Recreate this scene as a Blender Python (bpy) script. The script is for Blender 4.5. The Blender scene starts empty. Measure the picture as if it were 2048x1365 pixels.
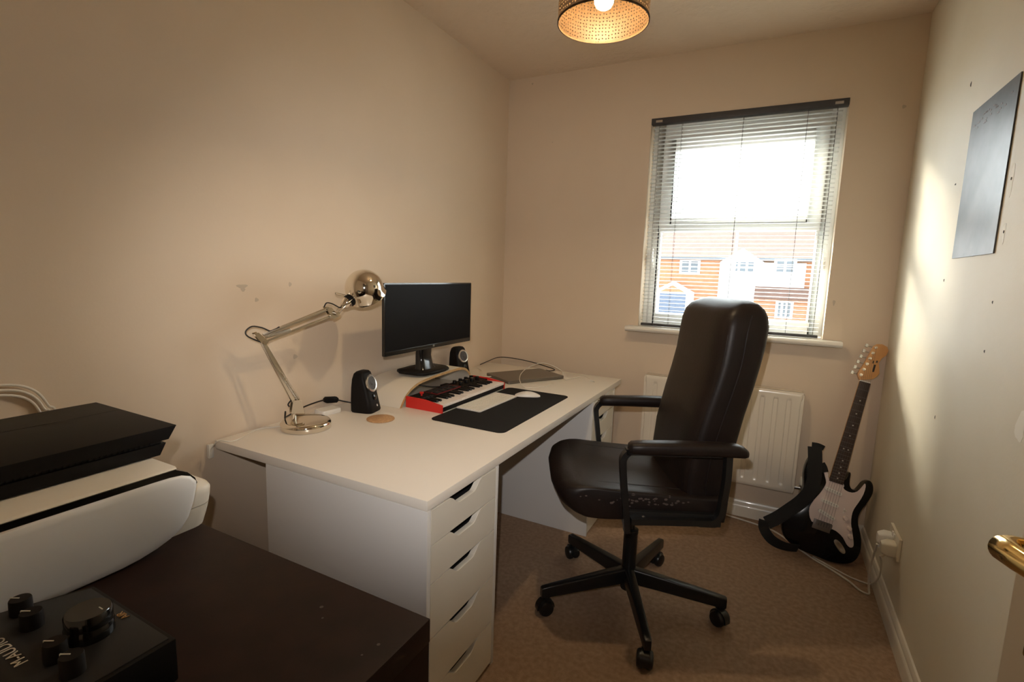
import bpy, bmesh, math, random
from mathutils import Vector, Matrix
from math import pi, sin, cos, radians

S = bpy.context.scene
COL = S.collection
random.seed(7)

# ------------------------------------------------------------------ camera
CAM = Vector((1.6177, -3.0043, 1.3129))
YAW, PITCH, ROLL = 0.47366, -0.13383, 0.03293
fwd = Vector((-sin(YAW) * cos(PITCH), cos(YAW) * cos(PITCH), sin(PITCH)))
r0 = Vector((cos(YAW), sin(YAW), 0))
u0 = r0.cross(fwd)
right = cos(ROLL) * r0 + sin(ROLL) * u0
up = -sin(ROLL) * r0 + cos(ROLL) * u0
cam_rot = Matrix((right, up, -fwd)).transposed().to_4x4()
cam_data = bpy.data.cameras.new('camera')
cam = bpy.data.objects.new('camera', cam_data)
COL.objects.link(cam)
cam.matrix_world = Matrix.Translation(CAM) @ cam_rot
cam_data.sensor_width = 36
cam_data.lens = 1008.55 / 2048 * 36
cam_data.clip_start = 0.02
cam_data.clip_end = 400
S.camera = cam

# ------------------------------------------------------------------ light
world = bpy.data.worlds.new('sky')
S.world = world
world.use_nodes = True
wt = world.node_tree
bg = wt.nodes['Background']
bg.inputs['Color'].default_value = (0.92, 0.96, 1.0, 1)
# hazy sky: brighter on the sun's side of the street
sky_geo = wt.nodes.new('ShaderNodeTexCoord')
sky_dot = wt.nodes.new('ShaderNodeVectorMath')
sky_dot.operation = 'DOT_PRODUCT'
sky_dot.inputs[1].default_value = Vector((-0.45, 0.85, 0.28)).normalized()
sky_ramp = wt.nodes.new('ShaderNodeMapRange')
sky_ramp.interpolation_type = 'SMOOTHSTEP'
sky_ramp.inputs['From Min'].default_value = -0.1
sky_ramp.inputs['From Max'].default_value = 0.95
sky_ramp.inputs['To Min'].default_value = 2.8
sky_ramp.inputs['To Max'].default_value = 20.0
wt.links.new(sky_geo.outputs['Generated'], sky_dot.inputs[0])
wt.links.new(sky_dot.outputs['Value'], sky_ramp.inputs['Value'])
wt.links.new(sky_ramp.outputs['Result'], bg.inputs['Strength'])

def add_light(name, kind, loc, power, color, **kw):
    d = bpy.data.lights.new(name, kind)
    d.energy = power
    d.color = color
    for k, v in kw.items():
        setattr(d, k, v)
    o = bpy.data.objects.new(name, d)
    COL.objects.link(o)
    o.location = loc
    return o

# low hazy sun outside, to the left of the window
sun = add_light('hazy_sun', 'SUN', (-3, 6, 4), 36.0, (1.0, 0.90, 0.74), angle=radians(16))
sun_dir = Vector((-0.274, 0.218, 0.142)).normalized()
sun.rotation_euler = sun_dir.to_track_quat('Z', 'Y').to_euler()

# the camera's own flash, just above the lens
flash = add_light('camera_flash', 'SPOT', CAM + up * 0.09 - right * 0.03, 59, (1.0, 0.94, 0.89),
                  shadow_soft_size=0.008, spot_size=radians(72), spot_blend=0.8)
fl_pitch = 0.0
fdir = (fwd * cos(fl_pitch) + up * sin(fl_pitch) + right * 0.05).normalized()
fr = fdir.cross(up).normalized()
fu = fr.cross(fdir)
flash.matrix_world = (Matrix.Translation(flash.location) @ Matrix((fr, fu, -fdir)).transposed().to_4x4()
                      @ Matrix.Diagonal((1.4, 1.0, 1.0, 1.0)))

S.view_settings.view_transform = 'Standard'
S.view_settings.look = 'None'
S.view_settings.gamma = 1
S.view_settings.exposure = 0.0
S.cycles.max_bounces = 10
S.cycles.diffuse_bounces = 6
S.cycles.transparent_max_bounces = 24
S.cycles.sample_clamp_indirect = 6

# ------------------------------------------------------------------ materials
def mat(name, col, rough=0.5, metal=0.0, noise=None, bump=None, emit=None, coat=0.0, spec=None):
    """noise = (scale, colour2, detail) mixes a second colour; bump = (scale, strength, distance)."""
    m = bpy.data.materials.new(name)
    m.use_nodes = True
    nt = m.node_tree
    b = nt.nodes['Principled BSDF']
    b.inputs['Base Color'].default_value = (*col, 1)
    b.inputs['Roughness'].default_value = rough
    b.inputs['Metallic'].default_value = metal
    if coat:
        b.inputs['Coat Weight'].default_value = coat
        b.inputs['Coat Roughness'].default_value = 0.05
    if spec is not None:
        b.inputs['Specular IOR Level'].default_value = spec
    tc = nt.nodes.new('ShaderNodeTexCoord')
    if noise:
        n = nt.nodes.new('ShaderNodeTexNoise')
        n.inputs['Scale'].default_value = noise[0]
        n.inputs['Detail'].default_value = noise[2] if len(noise) > 2 else 4
        nt.links.new(tc.outputs['Object'], n.inputs['Vector'])
        rp = nt.nodes.new('ShaderNodeValToRGB')
        rp.color_ramp.elements[0].position = 0.35
        rp.color_ramp.elements[1].position = 0.65
        rp.color_ramp.elements[0].color = (*col, 1)
        rp.color_ramp.elements[1].color = (*noise[1], 1)
        nt.links.new(n.outputs['Fac'], rp.inputs['Fac'])
        nt.links.new(rp.outputs['Color'], b.inputs['Base Color'])
    if bump:
        n2 = nt.nodes.new('ShaderNodeTexNoise')
        n2.inputs['Scale'].default_value = bump[0]
        n2.inputs['Detail'].default_value = 5
        nt.links.new(tc.outputs['Object'], n2.inputs['Vector'])
        bp = nt.nodes.new('ShaderNodeBump')
        bp.inputs['Strength'].default_value = bump[1]
        bp.inputs['Distance'].default_value = bump[2]
        nt.links.new(n2.outputs['Fac'], bp.inputs['Height'])
        nt.links.new(bp.outputs['Normal'], b.inputs['Normal'])
    if emit:
        b.inputs['Emission Color'].default_value = (*emit[0], 1)
        b.inputs['Emission Strength'].default_value = emit[1]
    return m

M = {}
M['wall'] = mat('wall_paint', (0.68, 0.565, 0.44), 0.62, noise=(2.2, (0.66, 0.545, 0.42), 3), bump=(120, 0.12, 0.002))
M['wall_right'] = mat('wall_paint_cream', (0.70, 0.645, 0.53), 0.6, noise=(3.0, (0.67, 0.61, 0.49), 4), bump=(120, 0.12, 0.002))
M['ceiling'] = mat('ceiling_plaster', (0.72, 0.60, 0.48), 0.9, bump=(24, 0.7, 0.012))
M['carpet'] = mat('beige_carpet', (0.50, 0.345, 0.235), 0.95, noise=(55, (0.39, 0.262, 0.175), 8), bump=(520, 0.9, 0.006), spec=0.1)
M['skirting'] = mat('white_gloss_paint', (0.74, 0.70, 0.62), 0.3, coat=0.3)
M['sill'] = mat('sill_paint', (0.74, 0.71, 0.65), 0.35)
M['upvc'] = mat('white_window_plastic', (0.80, 0.81, 0.80), 0.3)
M['hall'] = mat('hall_paint', (0.55, 0.48, 0.40), 0.8)
M['door'] = mat('white_door_paint', (0.66, 0.60, 0.52), 0.35)
M['brass'] = mat('polished_brass', (0.85, 0.62, 0.25), 0.16, 1.0)
M['desk'] = mat('white_laminate', (0.80, 0.75, 0.68), 0.38, bump=(300, 0.05, 0.001))
M['drawer'] = mat('white_painted_board', (0.74, 0.70, 0.62), 0.42)
M['drawer_side'] = mat('white_painted_side', (0.72, 0.71, 0.70), 0.45)
M['wenge'] = mat('dark_brown_veneer', (0.018, 0.009, 0.007), 0.5, noise=(18, (0.026, 0.012, 0.009), 6), bump=(200, 0.08, 0.001), spec=0.14)
M['chrome'] = mat('polished_nickel', (0.78, 0.72, 0.62), 0.07, 1.0)
M['chrome_soft'] = mat('satin_nickel', (0.72, 0.67, 0.58), 0.22, 1.0)
M['steel'] = mat('steel', (0.55, 0.54, 0.52), 0.3, 1.0)
M['black_plastic'] = mat('black_plastic', (0.008, 0.0068, 0.0064), 0.5, spec=0.14)
M['black_gloss'] = mat('black_gloss_plastic', (0.008, 0.008, 0.008), 0.12)
M['screen'] = mat('dark_screen', (0.006, 0.0052, 0.005), 0.45, spec=0.05)
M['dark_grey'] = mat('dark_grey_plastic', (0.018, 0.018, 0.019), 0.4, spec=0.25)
M['mat_black'] = mat('black_cloth_mat', (0.011, 0.010, 0.0095), 0.85, bump=(900, 0.3, 0.001), spec=0.2)
M['printer_white'] = mat('cool_white_plastic', (0.86, 0.87, 0.88), 0.3)
M['red'] = mat('red_plastic', (0.62, 0.022, 0.016), 0.42)
M['white_plastic'] = mat('white_plastic', (0.80, 0.78, 0.74), 0.32)
M['off_white'] = mat('off_white_plastic', (0.76, 0.72, 0.64), 0.4)
M['white_key'] = mat('ivory_key', (0.82, 0.74, 0.69), 0.3)
M['cable_white'] = mat('white_cable', (0.72, 0.68, 0.60), 0.5)
M['cable_black'] = mat('black_cable', (0.014, 0.012, 0.011), 0.5)
M['ply_face'] = mat('white_birch_veneer', (0.76, 0.70, 0.60), 0.4)
M['ply_edge'] = mat('birch_ply_edge', (0.55, 0.35, 0.16), 0.55, noise=(60, (0.46, 0.28, 0.12), 3))
M['cork'] = mat('cork', (0.55, 0.33, 0.16), 0.9, noise=(160, (0.40, 0.22, 0.10), 6), bump=(300, 0.5, 0.002))
M['alu'] = mat('space_grey_aluminium', (0.22, 0.20, 0.175), 0.38, 0.9)
M['leather'] = mat('dark_brown_leather', (0.009, 0.0058, 0.005), 0.44, noise=(9, (0.0125, 0.0072, 0.006), 5), bump=(95, 0.18, 0.002), spec=0.3)
M['chair_metal'] = mat('black_powder_coat', (0.009, 0.009, 0.009), 0.33)
M['maple'] = mat('maple', (0.62, 0.33, 0.13), 0.35, noise=(14, (0.56, 0.28, 0.10), 5))
M['rosewood'] = mat('rosewood', (0.030, 0.016, 0.011), 0.45, noise=(40, (0.045, 0.022, 0.014), 5))
M['guard'] = mat('white_scratchplate', (0.70, 0.60, 0.58), 0.35)
M['strap'] = mat('black_webbing', (0.008, 0.008, 0.008), 0.9, bump=(500, 0.4, 0.002))
M['radiator'] = mat('white_radiator_enamel', (0.76, 0.70, 0.60), 0.22, coat=0.3)
M['slat'] = mat('pale_slat', (0.60, 0.62, 0.61), 0.35)
M['headrail'] = mat('dark_grey_rail', (0.045, 0.045, 0.05), 0.4)
M['cord_grey'] = mat('grey_cord', (0.10, 0.10, 0.10), 0.8)
M['socket'] = mat('cream_socket_plastic', (0.70, 0.64, 0.52), 0.35)
M['brick'] = mat('orange_brick', (0.52, 0.26, 0.14), 0.9, noise=(3, (0.46, 0.22, 0.12), 5))
M['roof'] = mat('brown_roof_tile', (0.17, 0.10, 0.078), 0.9, noise=(2, (0.14, 0.082, 0.064), 5))
M['render'] = mat('white_render', (0.85, 0.86, 0.86), 0.9)
M['garage'] = mat('blue_grey_door', (0.14, 0.18, 0.26), 0.5)
M['house_glass'] = mat('house_glass', (0.16, 0.19, 0.22), 0.2)
M['road'] = mat('pale_tarmac', (0.42, 0.42, 0.42), 0.95)
M['filler'] = mat('pale_filler', (0.80, 0.76, 0.67), 0.7)
M['hole'] = mat('plug_hole', (0.05, 0.04, 0.03), 0.9)
M['smudge'] = mat('scuffed_paint', (0.50, 0.42, 0.33), 0.8)
M['letter_white'] = mat('printed_white', (0.55, 0.52, 0.46), 0.5)
M['letter_gold'] = mat('printed_gold', (0.45, 0.26, 0.10), 0.4)
M['letter_dark'] = mat('printed_dark', (0.03, 0.02, 0.015), 0.5)
M['fret'] = mat('dull_fret_wire', (0.16, 0.15, 0.14), 0.4, 0.8)
M['dark_steel'] = mat('dull_bridge_steel', (0.22, 0.20, 0.19), 0.4, 0.9)
M['dark_red'] = mat('dark_red_print', (0.20, 0.008, 0.008), 0.5)
M['shade_rim'] = mat('dark_bronze_rim', (0.07, 0.040, 0.018), 0.6, spec=0.1)
M['silver'] = mat('silver_ring', (0.62, 0.60, 0.57), 0.25, 0.9)
M['cone'] = mat('speaker_cone', (0.055, 0.05, 0.048), 0.45)
M['bulb'] = mat('lit_bulb', (1, 0.8, 0.5), 0.5, emit=((1.0, 0.76, 0.46), 560))
M['worn'] = mat('worn_leather', (0.075, 0.055, 0.048), 0.6)

def mix_glass():
    m = bpy.data.materials.new('window_glass')
    m.use_nodes = True
    nt = m.node_tree
    nt.nodes.clear()
    out = nt.nodes.new('ShaderNodeOutputMaterial')
    mx = nt.nodes.new('ShaderNodeMixShader')
    tr = nt.nodes.new('ShaderNodeBsdfTransparent')
    tr.inputs['Color'].default_value = (0.96, 0.98, 0.97, 1)
    gl = nt.nodes.new('ShaderNodeBsdfGlossy')
    gl.inputs['Roughness'].default_value = 0.02
    fr_ = nt.nodes.new('ShaderNodeFresnel')
    geo = nt.nodes.new('ShaderNodeNewGeometry')
    mr = nt.nodes.new('ShaderNodeMapRange')
    mr.inputs['To Min'].default_value = 1.45
    mr.inputs['To Max'].default_value = 1 / 1.45
    nt.links.new(geo.outputs['Backfacing'], mr.inputs['Value'])
    nt.links.new(mr.outputs['Result'], fr_.inputs['IOR'])
    nt.links.new(fr_.outputs[0], mx.inputs[0])
    nt.links.new(tr.outputs[0], mx.inputs[1])
    nt.links.new(gl.outputs[0], mx.inputs[2])
    nt.links.new(mx.outputs[0], out.inputs[0])
    return m
M['glass'] = mix_glass()

def perforated():
    m = bpy.data.materials.new('perforated_brass_shade')
    m.use_nodes = True
    nt = m.node_tree
    b = nt.nodes['Principled BSDF']
    out = nt.nodes['Material Output']
    geo = nt.nodes.new('ShaderNodeNewGeometry')
    mixc = nt.nodes.new('ShaderNodeMix')
    mixc.data_type = 'RGBA'
    mixc.inputs[6].default_value = (0.55, 0.38, 0.22, 1)      # outside, tan lightened to imitate the lit shade's glow
    mixc.inputs[7].default_value = (0.036, 0.0185, 0.0062, 1)       # inside, brass darkened to hold down the bulb's glare
    nt.links.new(geo.outputs['Backfacing'], mixc.inputs[0])
    nt.links.new(mixc.outputs[2], b.inputs['Base Color'])
    b.inputs['Metallic'].default_value = 0.2
    b.inputs['Specular IOR Level'].default_value = 0.15
    b.inputs['Roughness'].default_value = 0.5
    uv = nt.nodes.new('ShaderNodeUVMap')
    vo = nt.nodes.new('ShaderNodeTexVoronoi')
    vo.voronoi_dimensions = '2D'
    vo.inputs['Scale'].default_value = 1 / 0.0105
    vo.inputs['Randomness'].default_value = 0.35
    nt.links.new(uv.outputs[0], vo.inputs['Vector'])
    lt = nt.nodes.new('ShaderNodeMath')
    lt.operation = 'LESS_THAN'
    lt.inputs[1].default_value = 0.20
    nt.links.new(vo.outputs['Distance'], lt.inputs[0])
    tr = nt.nodes.new('ShaderNodeBsdfTransparent')
    mx = nt.nodes.new('ShaderNodeMixShader')
    nt.links.new(lt.outputs[0], mx.inputs[0])
    nt.links.new(b.outputs[0], mx.inputs[1])
    nt.links.new(tr.outputs[0], mx.inputs[2])
    nt.links.new(mx.outputs[0], out.inputs[0])
    return m
M['shade'] = perforated()

def poster_mat():
    m = mat('dark_glossy_print', (0.030, 0.033, 0.038), 0.40, noise=(7, (0.105, 0.108, 0.112), 10), coat=0.12, spec=0.35)
    m.node_tree.nodes['Principled BSDF'].inputs['Coat Roughness'].default_value = 0.28
    return m
M['poster'] = poster_mat()

# ------------------------------------------------------------------ mesh helpers
class MB:
    """collects shapes into one mesh"""
    def __init__(self):
        self.v, self.f = [], []
    def add(self, vs, fs):
        o = len(self.v)
        self.v += [Vector(p) for p in vs]
        self.f += [[i + o for i in f] for f in fs]
        return self
    def box(self, a, b, T=None):
        x0, y0, z0 = a
        x1, y1, z1 = b
        vs = [Vector(p) for p in ((x0, y0, z0), (x1, y0, z0), (x1, y1, z0), (x0, y1, z0),
                                  (x0, y0, z1), (x1, y0, z1), (x1, y1, z1), (x0, y1, z1))]
        if T:
            vs = [T @ p for p in vs]
        return self.add(vs, [(0, 3, 2, 1), (4, 5, 6, 7), (0, 1, 5, 4), (1, 2, 6, 5), (2, 3, 7, 6), (3, 0, 4, 7)])
    def loft(self, rings, cap=True, closed=True):
        n = len(rings[0])
        vs = [p for r in rings for p in r]
        fs = []
        for i in range(len(rings) - 1):
            for j in range(n if closed else n - 1):
                k = (j + 1) % n
                fs.append((i * n + j, i * n + k, (i + 1) * n + k, (i + 1) * n + j))
        if cap:
            fs.append(tuple(reversed(range(n))))
            fs.append(tuple(range((len(rings) - 1) * n, len(rings) * n)))
        return self.add(vs, fs)
    def cyl(self, p0, p1, r, r1=None, seg=20, cap=True):
        p0, p1 = Vector(p0), Vector(p1)
        r1 = r if r1 is None else r1
        d = (p1 - p0).normalized()
        a = d.orthogonal().normalized()
        b = d.cross(a)
        R = []
        for p, rr in ((p0, r), (p1, r1)):
            R.append([p + (a * cos(2 * pi * i / seg) + b * sin(2 * pi * i / seg)) * rr for i in range(seg)])
        return self.loft(R, cap)
    def lathe(self, prof, c=(0, 0, 0), axis=(0, 0, 1), seg=40, cap=True):
        """prof = [(radius, height)]"""
        c = Vector(c)
        d = Vector(axis).normalized()
        a = Vector((1, 0, 0)) if abs(d.z) > 0.99 else d.orthogonal().normalized()
        b = d.cross(a)
        R = [[c + d * h + (a * cos(2 * pi * i / seg) + b * sin(2 * pi * i / seg)) * max(r, 1e-4) for i in range(seg)] for r, h in prof]
        return self.loft(R, cap)
    def sphere(self, c, r, seg=24, T=None):
        n = seg // 2
        return self.lathe([(r * sin(pi * i / n), -r * cos(pi * i / n)) for i in range(n + 1)], c, (0, 0, 1), seg)
    def tube(self, pts, r, seg=8, smooth=4, flat=None):
        pts = spline(pts, smooth) if smooth else [Vector(p) for p in pts]
        R = []
        t0 = (pts[1] - pts[0]).normalized()
        a = t0.orthogonal().normalized()
        for i, p in enumerate(pts):
            t = (pts[min(i + 1, len(pts) - 1)] - pts[max(i - 1, 0)]).normalized()
            a = (a - t * a.dot(t))
            a = a.normalized() if a.length > 1e-6 else t.orthogonal().normalized()
            b = t.cross(a)
            R.append([p + (a * cos(2 * pi * j / seg) + b * sin(2 * pi * j / seg)) * r for j in range(seg)])
        return self.loft(R)
    def ribbon(self, pts, wdir, w, th, smooth=6):
        """flat band: section w along wdir, th across"""
        pts = spline(pts, smooth)
        R = []
        W = Vector(wdir).normalized()
        for i, p in enumerate(pts):
            t = (pts[min(i + 1, len(pts) - 1)] - pts[max(i - 1, 0)]).normalized()
            ww = (W - t * W.dot(t)).normalized()
            n = t.cross(ww)
            R.append([p + ww * w / 2 + n * th / 2, p - ww * w / 2 + n * th / 2, p - ww * w / 2 - n * th / 2, p + ww * w / 2 - n * th / 2])
        return self.loft(R)
    def prism(self, poly, f0, f1):
        """poly 2D points; f0 / f1 map a 2D point to 3D for the two ends"""
        return self.loft([[Vector(f0(*p)) for p in poly], [Vector(f1(*p)) for p in poly]])

def spline(pts, n=6):
    P = [Vector(p) for p in pts]
    if len(P) < 3:
        return P
    out = []
    for i in range(len(P) - 1):
        p0 = P[max(i - 1, 0)]; p1 = P[i]; p2 = P[i + 1]; p3 = P[min(i + 2, len(P) - 1)]
        for k in range(n):
            t = k / n
            out.append(0.5 * ((2 * p1) + (p2 - p0) * t + (2 * p0 - 5 * p1 + 4 * p2 - p3) * t * t + (3 * p1 - p0 - 3 * p2 + p3) * t ** 3))
    out.append(P[-1])
    return out

def rrect(w, h, r, n=6, cx=0, cy=0):
    pts = []
    for qx, qy, a0 in ((1, 1, 0), (-1, 1, 90), (-1, -1, 180), (1, -1, 270)):
        for i in range(n + 1):
            a = radians(a0 + 90 * i / n)
            pts.append((cx + qx * (w / 2 - r) + r * cos(a), cy + qy * (h / 2 - r) + r * sin(a)))
    return pts

def superell(a, b, e=4, n=32):
    pts = []
    for i in range(n):
        t = 2 * pi * i / n
        c, s = cos(t), sin(t)
        pts.append((a * math.copysign(abs(c) ** (2 / e), c), b * math.copysign(abs(s) ** (2 / e), s)))
    return pts

def root_inv(parent):
    o = parent
    while o.parent:
        o = o.parent
    return o.matrix_basis.inverted()

def obj(name, mb, m, parent=None, world=True, bevel=0, smooth=True, angle=40, label=None, recalc=True, segs=2):
    """one mesh object; coordinates are world ones unless world=False (then the thing's own)"""
    me = bpy.data.meshes.new(name)
    vs = mb.v
    if parent is not None and world:
        T = root_inv(parent)
        vs = [T @ p for p in vs]
    me.from_pydata([tuple(p) for p in vs], [], mb.f)
    bm = bmesh.new()
    bm.from_mesh(me)
    bmesh.ops.remove_doubles(bm, verts=bm.verts, dist=1e-6)
    if recalc:
        bmesh.ops.recalc_face_normals(bm, faces=bm.faces)
    if bevel:
        ed = [e for e in bm.edges if len(e.link_faces) == 2 and e.calc_face_angle(0) > radians(50)]
        bmesh.ops.bevel(bm, geom=ed, offset=bevel, segments=segs, affect='EDGES', profile=0.6)
    bm.to_mesh(me)
    bm.free()
    if smooth:
        for p in me.polygons:
            p.use_smooth = True
        me.set_sharp_from_angle(angle=radians(angle))
    if isinstance(m, str):
        m = M[m]
    me.materials.append(m)
    o = bpy.data.objects.new(name, me)
    COL.objects.link(o)
    if parent is not None:
        o.parent = parent
    if label:
        o['label'] = label
    return o

def tag(o, label, cat, group=None):
    o['label'] = label
    o['category'] = cat
    if group:
        o['group'] = group
    return o

def thing(name, label, cat, loc=(0, 0, 0), rotz=0, group=None, matrix=None):
    o = bpy.data.objects.new(name, None)
    o.empty_display_size = 0.05
    COL.objects.link(o)
    if matrix is not None:
        o.matrix_basis = matrix
    else:
        o.matrix_basis = Matrix.Translation(Vector(loc)) @ Matrix.Rotation(rotz, 4, 'Z')
    return tag(o, label, cat, group)

def struct(name, mb, m, parent=None, **kw):
    o = obj(name, mb, m, parent, **kw)
    if parent is None:
        o['kind'] = 'structure'
    return o

def copy_tree(o, parent=None):
    c = o.copy()
    COL.objects.link(c)
    c.parent = parent
    for ch in list(o.children):
        copy_tree(ch, c)
    return c

def text_mesh(body, size, T, depth=0.0004):
    cu = bpy.data.curves.new('t', 'FONT')
    cu.body = body
    cu.size = size
    cu.extrude = depth
    cu.align_x = 'CENTER'
    cu.align_y = 'CENTER'
    o = bpy.data.objects.new('t', cu)
    COL.objects.link(o)
    dg = bpy.context.evaluated_depsgraph_get()
    me = o.evaluated_get(dg).to_mesh()
    mb = MB()
    mb.add([T @ v.co for v in me.vertices], [tuple(p.vertices) for p in me.polygons])
    o.evaluated_get(dg).to_mesh_clear()
    bpy.data.objects.remove(o)
    bpy.data.curves.remove(cu)
    return mb

def frame(o, x, y, z=None):
    x, y = Vector(x).normalized(), Vector(y).normalized()
    z = x.cross(y)
    m = Matrix((x, y, z)).transposed().to_4x4()
    m.translation = Vector(o)
    return m

# ------------------------------------------------------------------ room shell
W, H = 2.134, 2.529
YB = -2.90                      # back wall
struct('floor', MB().box((-0.1, -4.4, -0.12), (2.7, 0.28, 0)), 'carpet')
struct('ceiling', MB().box((-0.1, -4.4, H), (2.7, 0.28, H + 0.12)), 'ceiling')
struct('wall_left', MB().box((-0.12, YB - 0.1, 0), (0, 0.28, H)), 'wall')
struct('wall_right', MB().box((W, YB - 0.1, 0), (W + 0.12, 0.28, H)), 'wall_right')
WL, WR, WB, WT = 0.918, 1.860, 1.030, 2.202
fw = MB()
fw.box((0, 0, 0), (WL, 0.28, H)).box((WR, 0, 0), (W, 0.28, H)).box((WL, 0, 0), (WR, 0.28, WB - 0.03)).box((WL, 0, WT), (WR, 0.28, H))
struct('wall_window', fw, 'wall')
DL, DR, DT = 1.16, 2.02, 2.12
bw = MB()
bw.box((0, YB - 0.1, 0), (DL, YB, H)).box((DR, YB - 0.1, 0), (W, YB, H)).box((DL, YB - 0.1, DT), (DR, YB, H))
struct('wall_back', bw, 'wall')
hw = MB()
hw.box((0.70, -4.4, 0), (0.82, YB - 0.1, H)).box((2.5, -4.4, 0), (2.62, YB - 0.1, H)).box((0.82, -4.4, 0), (2.5, -4.28, H)).box((W + 0.12, YB - 0.1, 0), (2.5, YB - 0.02, H))
struct('wall_hall', hw, 'hall')

SK = [(0, 0), (0.018, 0), (0.018, 0.055), (0.016, 0.062), (0.012, 0.068), (0.0125, 0.074), (0.009, 0.084), (0.006, 0.09), (0, 0.092)]
struct('baseboard_window', MB().prism(SK, lambda a, z: (0, -a, z), lambda a, z: (W, -a, z)), 'skirting', angle=25)
struct('baseboard_right', MB().prism(SK, lambda a, z: (W - a, -0.018, z), lambda a, z: (W - a, YB, z)), 'skirting', angle=25)
struct('baseboard_left', MB().prism(SK, lambda a, z: (a, -0.018, z), lambda a, z: (a, YB, z)), 'skirting', angle=25)

# window: frame, sashes, bar, panes
wi = MB()
y0, y1 = 0.10, 0.17
wi.box((WL, y0, WB), (WL + 0.062, y1, WT)).box((WR - 0.062, y0, WB), (WR, y1, WT))
wi.box((WL + 0.062, y0, WT - 0.095), (WR - 0.062, y1, WT)).box((WL + 0.062, y0, WB), (WR - 0.062, y1, WB + 0.075))
window = struct('window_1', wi, 'upvc', bevel=0.004)
us = MB()
ax0, ax1, az0, az1 = WL + 0.062, WR - 0.062, 1.625, WT - 0.095
us.box((ax0, 0.085, az0), (ax0 + 0.066, 0.155, az1)).box((ax1 - 0.062, 0.085, az0), (ax1, 0.155, az1))
us.box((ax0 + 0.066, 0.085, az1 - 0.066), (ax1 - 0.062, 0.155, az1)).box((ax0 + 0.066, 0.085, az0), (ax1 - 0.062, 0.155, az0 + 0.035))
obj('upper_sash', us, 'upvc', window, bevel=0.004)
obj('transom', MB().box((ax0, 0.095, 1.585), (ax1, 0.17, 1.625)), 'upvc', window, bevel=0.004)
obj('glazing_bar', MB().box((1.399, 0.118, WB + 0.075), (1.413, 0.140, 1.585)), 'upvc', window)
ls = MB()
ls.box((ax0, 0.1, WB + 0.075), (ax0 + 0.012, 0.15, 1.585)).box((ax1 - 0.012, 0.1, WB + 0.075), (ax1, 0.15, 1.585))
obj('lower_bead', ls, 'upvc', window)
obj('pane', MB().box((ax0 + 0.066, 0.125, az0 + 0.035), (ax1 - 0.062, 0.131, az1 - 0.066)), 'glass', window)
obj('pane', MB().box((ax0 + 0.012, 0.125, WB + 0.075), (1.399, 0.131, 1.585)), 'glass', window)
obj('pane', MB().box((1.413, 0.125, WB + 0.075), (ax1 - 0.012, 0.131, 1.585)), 'glass', window)
for hx in (0.955, 1.822):
    hm = MB().box((hx - 0.012, 0.075, 1.375), (hx + 0.012, 0.10, 1.435)).box((hx - 0.008, 0.055, 1.40), (hx + 0.008, 0.078, 1.485))
    obj('window_handle', hm, 'white_plastic', window, bevel=0.004)
sl = MB()
nose = [(0.10, 1.0), (-0.078, 1.0), (-0.086, 1.002), (-0.092, 1.008), (-0.094, 1.0145), (-0.092, 1.021), (-0.086, 1.0265), (-0.078, 1.0285), (0.10, 1.0285)]
sl.prism([(max(a, -0.2), z) for a, z in nose if True], lambda a, z: (0.862, min(a, -0.0005), z), lambda a, z: (1.940, min(a, -0.0005), z))
sl.box((WL + 0.001, -0.0006, 1.0005), (WR - 0.001, 0.10, 1.0285))
struct('trim_1', sl, 'sill', angle=30)

# door standing open near the right wall, its hinge behind the camera
d_le, d_hi = Vector((1.905, -2.222, 0)), Vector((2.115, YB + 0.02, 0))
d_x = (d_hi - d_le).normalized()
d_n = Vector((d_x.y, -d_x.x, 0))          # into the room
def dpt(a, n, z):
    return d_le + d_x * a + d_n * n + Vector((0, 0, z))
d_w = (d_hi - d_le).length
def dbox(a0, a1, n0, n1, z0, z1, mb=None):
    return (mb or MB()).loft([[dpt(a0, n0, z), dpt(a1, n0, z), dpt(a1, n1, z), dpt(a0, n1, z)] for z in (z0, z1)])
door = struct('door_1', dbox(0, d_w, -0.036, 0, 0.012, 2.08), 'door', bevel=0.002)
hz = 1.035
pl = obj('handle_plate', dbox(0.035, 0.085, 0, 0.007, hz - 0.14, hz + 0.05), 'brass', door, bevel=0.003)
lev = MB()
Rl = []
for p, rx, rz in ((dpt(0.060, 0.004, hz), 0.012, 0.012), (dpt(0.060, 0.034, hz), 0.010, 0.010), (dpt(0.058, 0.052, hz), 0.012, 0.013), (dpt(0.064, 0.064, hz), 0.013, 0.015), (dpt(0.085, 0.068, hz + 0.001), 0.008, 0.014), (dpt(0.12, 0.066, hz + 0.001), 0.007, 0.0125), (dpt(0.17, 0.060, hz - 0.003), 0.0065, 0.0115), (dpt(0.185, 0.056, hz - 0.004), 0.004, 0.008)):
    Rl.append((p, rx, rz))
rings = []
for i, (p, rx, rz) in enumerate(Rl):
    q0, q1 = Rl[max(i - 1, 0)][0], Rl[min(i + 1, len(Rl) - 1)][0]
    tt = (q1 - q0).normalized()
    ss = tt.cross(Vector((0, 0, 1))).normalized()
    rings.append([p + ss * rx * cos(2 * pi * k / 20) + Vector((0, 0, 1)) * rz * sin(2 * pi * k / 20) for k in range(20)])
lev.loft(rings)
obj('lever', lev, 'brass', pl, angle=60)
df = MB()
df.box((DL - 0.05, YB, 0), (DL, YB + 0.015, DT + 0.05)).box((DL, YB, DT), (DR, YB + 0.015, DT + 0.05)).box((DR, YB, 0), (DR + 0.05, YB + 0.015, DT + 0.05))
struct('trim_2', df, 'door')

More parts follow.
